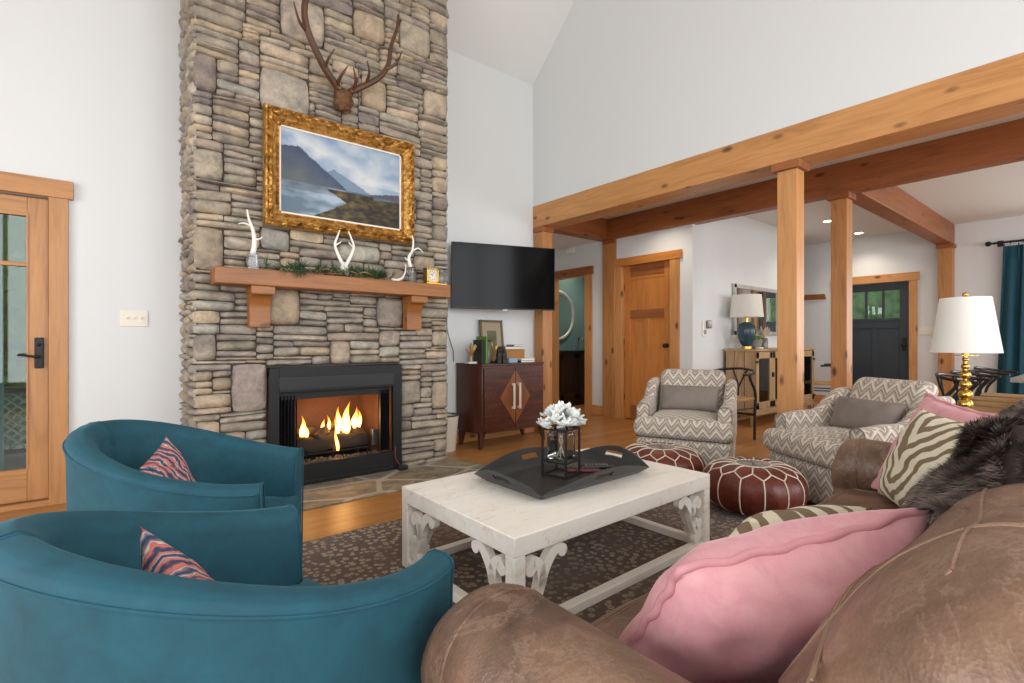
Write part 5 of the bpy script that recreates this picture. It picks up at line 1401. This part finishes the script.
def puff(p, x0, x1, y0, y1, z1, h=.025):
    q = Vector(p); u = (q.x-x0)/(x1-x0)*2-1; w = (q.y-y0)/(y1-y0)*2-1
    if q.z > z1-.07: q.z += h*max(0, 1-u*u)*max(0, 1-w*w)+noise.noise(Vector((q.x*7, q.y*7, 1)))*.006
    return q
xs = [.61, 1.205, 1.80, 2.41]
for i in range(3):
    x0, x1 = xs[i]+.002, xs[i+1]-.002; m = MB(); m.rbox(x0, x1, .02, .755, .30, .452, .055, 12, df=lambda p: puff(p, x0, x1, .02, .755, .452)); S_(m); sc = m.build('seat_cushion', 'leather', sf, ang=60)
    m = MB()
    for dy in (0, .008): m.tube([puff((lerp(x0+.03, x1-.03, k/16), .70+dy, .452), x0, x1, .02, .755, .452)+Vector((0, 0, .0005)) for k in range(17)], .0016, 5)
    for xx in (x0+.05, x1-.05): m.tube([puff((xx, lerp(.05, .70, k/16), .452), x0, x1, .02, .755, .452) for k in range(17)], .0016, 5)
    S_(m).build('seam', 'seamthread', sc)
m = MB(); m.rbox(.42, 2.60, -.20, .06, .08, .80, .11, 12, df=lambda p: Vector((p.x, p.y-.04*sstep(.3, .8, p.z), p.z+noise.noise(p*5)*.006))); S_(m).build('back_frame', 'leather', sf, ang=70)
bx = [.565, 1.195, 1.80, 2.41]
def bdf(x0, x1):
    def f(p):
        q = Vector(p); u = (q.x-x0)/(x1-x0)*2-1; w = (q.z-.45)/(.87-.45)
        lean = -.20*sstep(.0, 1.1, w); b = max(0, 1-u*u)
        q.y += lean+(.035*b*math.sin(PI*max(0, min(1, w)))+.02*noise.noise(Vector((q.x*4, q.z*9, 3))) if p.y > .18 else 0)
        if w > .6: q.z += .02*b*sstep(.6, 1, w)+.008*noise.noise(Vector((q.x*9, q.y*9, 2)))-.05*abs(u)**4*sstep(.6, 1, w)
        q += Vector((0, 0, 0)); wr = noise.noise(Vector((q.x*3+q.z*6, q.z*12-q.x*5, 5)))*.007; q.z += wr*.7; q.y += wr
        return q
    return f
for i in range(3):
    x0, x1 = bx[i]+.002, bx[i+1]-.002; f = bdf(x0, x1); m = MB(); m.rbox(x0, x1, .07, .32, .45, .845, .085, 20, df=f); S_(m); bc = m.build('back_cushion', 'leather', sf, ang=70)
    m = MB(); R = .085; cy, cz = .32-R, .845-R; a = math.radians(40)
    def edge(x, y, z): return f(Vector((x, y, z)))
    fy, fz = .32-R+R*math.sin(a), .845-R+R*math.cos(a)
    vp = [edge(x0+R*.29, fy, .5+(.845-R-.5)*k/10) for k in range(11)]+[edge(x0+R*.29+R*.7*math.sin(k*PI/12), fy, .845-R+(fz-.845+R)*math.sin(k*PI/12)) for k in range(1, 7)]; pts = [edge(lerp(x0+R, x1-R, k/20), fy, fz) for k in range(21)]
    vm = MB(); vm.tube(vp, .0018, 5); vm.tube([q+Vector((.009, 0, .002)) for q in vp], .0018, 5); S_(vm).build('side_seam', 'seamthread', bc)
    m.tube(pts, .0028, 7); S_(m).build('piping', 'leather', bc)
    m = MB()
    for dz in (0, .009): m.tube([edge(lerp(x0+.02, x1-.02, k/24), .32, .68+dz) for k in range(25)], .0018, 5)
    for dx in (0, .009): m.tube([edge(x0+.18+dx, .235+.085*math.sin(PI/2*k/14), .76+.085*math.cos(PI/2*k/14)) for k in range(15)]+[edge(x0+.18+dx, .32, .76-.28*k/10) for k in range(1, 11)]+[], .0018, 5); m.tube([edge(x0+.18+dx, .235-.1*k/10, .845) for k in range(11)], .0018, 5)
    S_(m).build('seam', 'seamthread', bc)

# sofa pillows
def wpillow(name, mat, lab, corners, th, pinch, piping=None, wr=.006, sd=0, uvscale=1.0, gathers=False):
    """corners: BL, BR, TR, TL of the seam plane (world)"""
    BL, BR, TR, TL = [Vector(c) for c in corners]; cen = (BL+BR+TR+TL)/4; xd = ((BR-BL)+(TR-TL)).normalized(); ud = ((TL-BL)+(TR-BR)); ud = (ud-xd*ud.dot(xd)).normalized(); yd = ud.cross(xd)
    w = ((BR-BL).length+(TR-TL).length)/2; h = ((TL-BL).length+(TR-BR).length)/2
    m = pillow_mesh(w, h, th, pinch, 40, wr, sd, uvscale)
    cen0 = cen
    for i, p in enumerate(m.v):
        a, b = p.x/w+.5, p.z/h+.5
        P = BL.lerp(BR, a).lerp(TL.lerp(TR, a), b)-cen; m.v[i] = Vector((P.dot(xd), P.dot(yd)+p.y, P.dot(ud))); 
    if gathers and False:
        for i, p in enumerate(m.v):
            e = min(w/2-abs(p.x), h/2-abs(p.z)); k = max(0, 1-e/.12); s_ = p.x if h/2-abs(p.z) < w/2-abs(p.x) else p.z
            p.y += math.copysign(1, p.y)*.0028*k*math.sin(s_*150+2*math.sin(s_*40))*min(1, abs(p.y)/.01)
    o = m.build(name, mat, None, ang=100, weld=True); M4 = Matrix(((xd.x, yd.x, ud.x, 0), (xd.y, yd.y, ud.y, 0), (xd.z, yd.z, ud.z, 0), (0, 0, 0, 1))); o.rotation_euler = M4.to_euler(); o.location = cen; tag(o, lab, 'pillow')
    if piping:
        m = MB(); P = [Vector(p) for p in pillow_edge(w, h, pinch, 30)]
        Q = []
        for i, p in enumerate(P):
            a, b = p.x/w+.5, p.z/h+.5; X = BL.lerp(BR, a).lerp(TL.lerp(TR, a), b)-cen; Q.append(Vector((X.dot(xd), X.dot(yd)+.003*math.sin(i*1.1), X.dot(ud)+.002*math.sin(i*.8))))
        P = Q
        m.tube(P, .0075, 7); m.build('flange', piping, o, ang=80)
    return o
wpillow('pink_pillow', 'pink', 'large dusty pink velvet pillow in the foreground on the near sofa seat', [(.68, .61, .45), (1.18, .29, .45), (1.11, .215, .768), (.69, .44, .697)], .20, .085, 'pinkpipe', .005, 1, gathers=True)
wpillow('zebra_pillow', 'zebra', 'cream and brown zebra pattern pillow standing near the far sofa arm', [(2.27, .60, .475), (1.93, .365, .475), (1.78, .20, .825), (2.13, .44, .825)], .14, .06, None, .004, 2)
wpillow('pink_pillow', 'pink', 'pink velvet pillow tucked behind the zebra pillow by the far arm', [(2.38, .645, .47), (2.03, .37, .47), (2.05, .22, .825), (2.42, .48, .85)], .12, .07, 'pinkpipe', .005, 4)
wpillow('zebra_pillow', 'zebra', 'zebra pattern pillow mostly hidden behind the foreground pink pillow', [(1.22, .70, .47), (1.60, .52, .47), (1.62, .44, .60), (1.25, .60, .60)], .12, .06, None, .004, 6)

# fur throw
th_ = thing('fur_throw', 'grey brown faux fur throw draped over the sofa back', 'throw', (1.5, .1, .87))
random.seed(21); m = MB(); TX0, TX1 = 1.17, 1.95
def tf(u, v):
    x = lerp(TX0-.36*sstep(.02, .5, v), TX1, u)+.03*math.sin(v*7)
    pts = [(.245-.03*u, .66+.10*u), (.215-.02*u, .74+.05*u), (.18-.01*u, .81+.01*u), (.12, .85), (.05, .862), (-.03, .855), (-.12, .84), (-.255, .80), (-.275, .66)]
    f = v*(len(pts)-1); i = min(len(pts)-2, int(f)); k = f-i; y = lerp(pts[i][0], pts[i+1][0], k); z = lerp(pts[i][1], pts[i+1][1], k)
    w = math.sin(u*13+v*6+1.0)*.018+math.sin(u*27-v*9)*.008+noise.noise(Vector((x*6, v*5, 0)))*.015; z += .022+w*(1 if v > .2 else .5); y += .016*(1 if v < .4 else -.5)+w*.6
    z -= .05*sstep(.10, 0, u)
    return Vector((x, y, z))
def fcol(x, y):
    k = .42+noise.noise(Vector((x*22, y*22, 0)))*1.2+random.uniform(-.3, .3); k = max(0, min(1, k)); a = hx('3a2e2b'); b = hx('8f8078'); return tuple(lerp(p, q, k) for p, q in zip(a, b))
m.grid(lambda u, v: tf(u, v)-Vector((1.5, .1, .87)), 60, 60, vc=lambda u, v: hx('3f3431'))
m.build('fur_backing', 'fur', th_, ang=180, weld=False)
m = MB()
for i in range(60000):
    u, v = random.random(), random.random()**1.4*.8
    if i > 46000: u *= .3; v = random.uniform(0, .6)
    p = tf(u, v); nu = tf(u+.01, v)-tf(u-.01, v); nv = tf(u, v+.01)-tf(u, max(0, v-.01)); n = nu.cross(nv).normalized()
    n = -n
    if i % 9 == 0: n = -n
    flow = Vector((-.5+.5*math.sin(v*9+u*5), .7*math.cos(u*8), -.3)); flow = (flow-n*flow.dot(n)); d = (n*.7+flow+Vector((random.uniform(-.35, .35), random.uniform(-.35, .35), random.uniform(-.3, .3)))).normalized(); L = random.uniform(.018, .032)
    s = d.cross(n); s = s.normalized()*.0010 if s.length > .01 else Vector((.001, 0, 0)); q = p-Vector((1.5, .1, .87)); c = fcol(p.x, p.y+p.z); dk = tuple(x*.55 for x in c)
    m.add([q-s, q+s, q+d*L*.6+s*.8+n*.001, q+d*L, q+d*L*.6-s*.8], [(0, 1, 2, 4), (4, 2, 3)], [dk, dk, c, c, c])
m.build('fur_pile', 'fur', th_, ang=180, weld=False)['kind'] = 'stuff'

# ================================================================== END TABLE + BRASS LAMP
et = thing('end_table', 'small dark round end table beyond the far sofa arm', 'table', (3.22, .50, 0)); m = MB(); m.lathe([(.0001, .565), (.19, .565), (.195, .575), (.19, .59), (.0001, .59)], 40, cap=False); m.build('tabletop', 'walnut_x', et)
m = MB(); m.lathe([(.02, .04), (.02, .565)], 16); m.build('column', 'blackmetal', et); m = MB(); m.lathe([(.17, 0), (.17, .015), (.03, .04)], 32); m.build('foot', 'blackmetal', et)
LX, LY = 3.23, .50; k = 3.23*.631+.50*.776; sc = k/2.58
bl = thing('brass_lamp', 'brass stacked ball table lamp with white tapered shade', 'lamp', (LX, LY, .59))
def bz(z): return 1.05+(z-1.05)*sc-.59
m = MB(); m.lathe([(.075, 0), (.075, .012), (.05, .025), (.02, .03)], 32); m.build('foot', 'brass', bl)
for z, r in ((.958, .015), (.922, .02), (.878, .027), (.829, .028), (.777, .034), (.727, .037), (.672, .040)):
    m = MB(); zz = bz(z); m.ball((0, 0, zz), r*sc*.86, 28, 18, (1, 1, .98)); m.lathe([(.012, -r*.9), (.014, -r*.98), (.012, -r*1.02)], 20, (0, 0, zz)); m.build('brass_ball', 'brass', bl)
m = MB(); m.cyl((0, 0, .03), (0, 0, bz(1.0)), .008); m.lathe([(.052*sc, 0), (.052*sc, .003)], 32, (0, 0, bz(.978))); m.lathe([(.013, 0), (.013, .05)], 20, (0, 0, bz(.982))); m.build('stem', 'brass', bl)
m = MB(); m.lathe([(.142*sc, bz(.993)), (.102*sc, bz(1.274)), (.099*sc, bz(1.274)), (.139*sc, bz(.993)), (.142*sc, bz(.993))], 56, cap=False); m.build('lamp_shade', 'shade', bl)
m = MB(); m.cyl((0, 0, bz(1.0)), (0, 0, bz(1.28)), .003); m.ball((0, 0, bz(1.29)), .013*sc); m.ball((0.022, 0, bz(1.287)), .008); m.lathe([(.02, 0), (.02, .004)], 20, (0, 0, bz(1.274))); m.build('finial', 'brass', bl)

# ================================================================== PORCH AND OUTSIDE
struct(B(-4, 3.5, YW+.16, 7.3, -.10, -.03).build('porch_deck', 'deck'))
m = MB(); m.box(-3.2, 3.4, YW+.16, 6.9, 2.5, 2.56); struct(m.build('porch_ceiling', 'porchdark'))
t = thing('porch_railing', 'grey lattice railing on the porch outside the glass door', 'railing', (-.8, 6.6, 0)); m = MB()
for i in range(-30, 40):
    x = i*.085
    for s in (-1, 1): m.tube([(x, .01*s, .02), (x+s*.55, .01*s, .57)], .011, 4, False)
m.v = [Vector((max(-2.2, min(2.4, p.x)), p.y, p.z)) for p in m.v]; m.build('lattice', 'lattice', t)
m = MB(); m.box(-2.2, 2.4, -.04, .04, .57, .62); m.box(-2.2, 2.4, -.03, .03, 0, .04); m.box(-2.2, 2.4, -.015, .015, .75, .765); m.box(-2.2, 2.4, -.015, .015, .88, .895); m.box(-2.2, 2.4, -.05, .05, .98, 1.03); m.build('rail', 'porchdark', t)
for i, x in enumerate((-1.42, .55)): tag(B(-.07, .07, -.07, .07, 0, 2.53).build('porch_post', 'porchdark', None, (x, 6.6, -.03)), ['dark porch post at the left beyond the glass door', 'dark porch post at the right beyond the glass door'][i], 'post')
m = MB(); m.grid(lambda u, v: (lerp(-.22, .22, u), .03*math.sin(u*30), lerp(.02, 2.4, v)), 60, 4); tag(m.build('porch_curtain', 'porchteal', None, (-.81, 5.4, 0), weld=False), 'pale teal curtain seen through the glass door', 'curtain')
t = thing('hillside_trees', 'leafy green trees outside beyond the porch', 'trees', (0, 10, -1)); random.seed(3); m = MB()
for i in range(900):
    x, y, z = random.uniform(-6, 5), random.uniform(0, 1.5), random.uniform(0, 6); s = random.uniform(.1, .3); a = random.uniform(0, 6.3); b = random.uniform(0, 3)
    d1_ = Vector((math.cos(a), math.sin(a), math.sin(b)*.5))*s; d2 = Vector((-math.sin(a)*.4, .2, math.cos(b)))*s*.7; c = Vector((x, y, z)); m.add([c-d1_, c-d2, c+d1_, c+d2], [(0, 1, 2, 3)])
m.build('foliage', 'leafgreen', t, weld=False)['kind'] = 'stuff'
m = MB(); m.box(-8, 6, 2, 2.1, 0, 7); m.build('tree_mass', 'leafgreen', t)
tag(B(0, .1, -3, 4, -1, 5).build('garden_bank', 'leafgreen', None, (XE+4, 2.6, 0)), 'green garden bank seen through the entry door panes', 'bank')
struct(B(-14, 18, -14, 14, -1.3, -1.2).build('ground', 'earth'))

# ================================================================== LIGHT
w = bpy.data.worlds.new('World'); bpy.context.scene.world = w; w.use_nodes = True; bg = w.node_tree.nodes['Background']; bg.inputs[0].default_value = (.78, .88, 1, 1); bg.inputs[1].default_value = 1.6
def area(name, loc, rot, sx, sy, p, c=(1, 1, 1)):
    l = bpy.data.lights.new(name, 'AREA'); l.shape = 'RECTANGLE'; l.size = sx; l.size_y = sy; l.energy = p; l.color = c; o = bpy.data.objects.new(name, l); o.location = loc; o.rotation_euler = rot; C.objects.link(o); return o
DAY = (1.0, .99, .965)
for a in WB: area('window_daylight', ((a[0]+a[1])/2, YB-.02, (a[2]+a[3])/2), (PI/2, 0, 0), a[1]-a[0]-.1, a[3]-a[2]-.1, 88, DAY)
for a, p in zip(WL, (32, 62)): area('window_daylight', (XL-.02, (a[0]+a[1])/2, (a[2]+a[3])/2), (PI/2, 0, -PI/2), a[1]-a[0]-.1, a[3]-a[2]-.1, p, DAY)
area('window_daylight', (6.8, YB-.02, 1.45), (PI/2, 0, 0), 3.4, 1.6, 62, DAY)
area('window_daylight', (XE+.1, -.42, 1.4), (PI/2, 0, PI/2), 2.2, 1.6, 40, DAY)
def spot(x, y, z, e, r=.05, col=(1, .86, .68), ang=130):
    l = bpy.data.lights.new('downlight', 'SPOT'); l.energy = e; l.spot_size = math.radians(ang); l.spot_blend = .8; l.shadow_soft_size = r; l.color = col; o = bpy.data.objects.new('downlight', l); o.location = (x, y, z); C.objects.link(o)
for x, y in ((9.17, 2.67), (7.92, 2.68), (6.6, 2.2), (5.0, 3.6), (7.2, .3)): spot(x, y, ZC-.03, 20)
spot(4.7, 5.4, 2.44, 14); spot(6.3, 5.5, 2.7, 40)
def pt(x, y, z, e, r, col):
    l = bpy.data.lights.new('fire_glow', 'POINT'); l.energy = e; l.specular_factor = .1; l.shadow_soft_size = r; l.color = col; o = bpy.data.objects.new('fire_glow', l); o.location = (x, y, z); C.objects.link(o)
pt(1.5, 4.02, .42, 3.2, .05, (1, .5, .2)); pt(1.22, 4.02, .42, 1.0, .05, (1, .5, .2))

# ================================================================== CAMERA
cd = bpy.data.cameras.new('Camera'); cd.sensor_width = 36; cd.lens = 501.5/1024*36; cd.clip_start = .02; cd.clip_end = 100
co = bpy.data.objects.new('Camera', cd); C.objects.link(co); co.location = (0, 0, 1.05); co.rotation_euler = (PI/2, 0, -math.radians(39.1))
sc_ = bpy.context.scene; sc_.camera = co
sc_.view_settings.view_transform = 'Standard'; sc_.view_settings.look = 'None'; sc_.view_settings.gamma = 1; sc_.view_settings.use_curve_mapping = False; sc_.view_settings.exposure = 0.42
sc_.cycles.max_bounces = 8; sc_.cycles.diffuse_bounces = 5
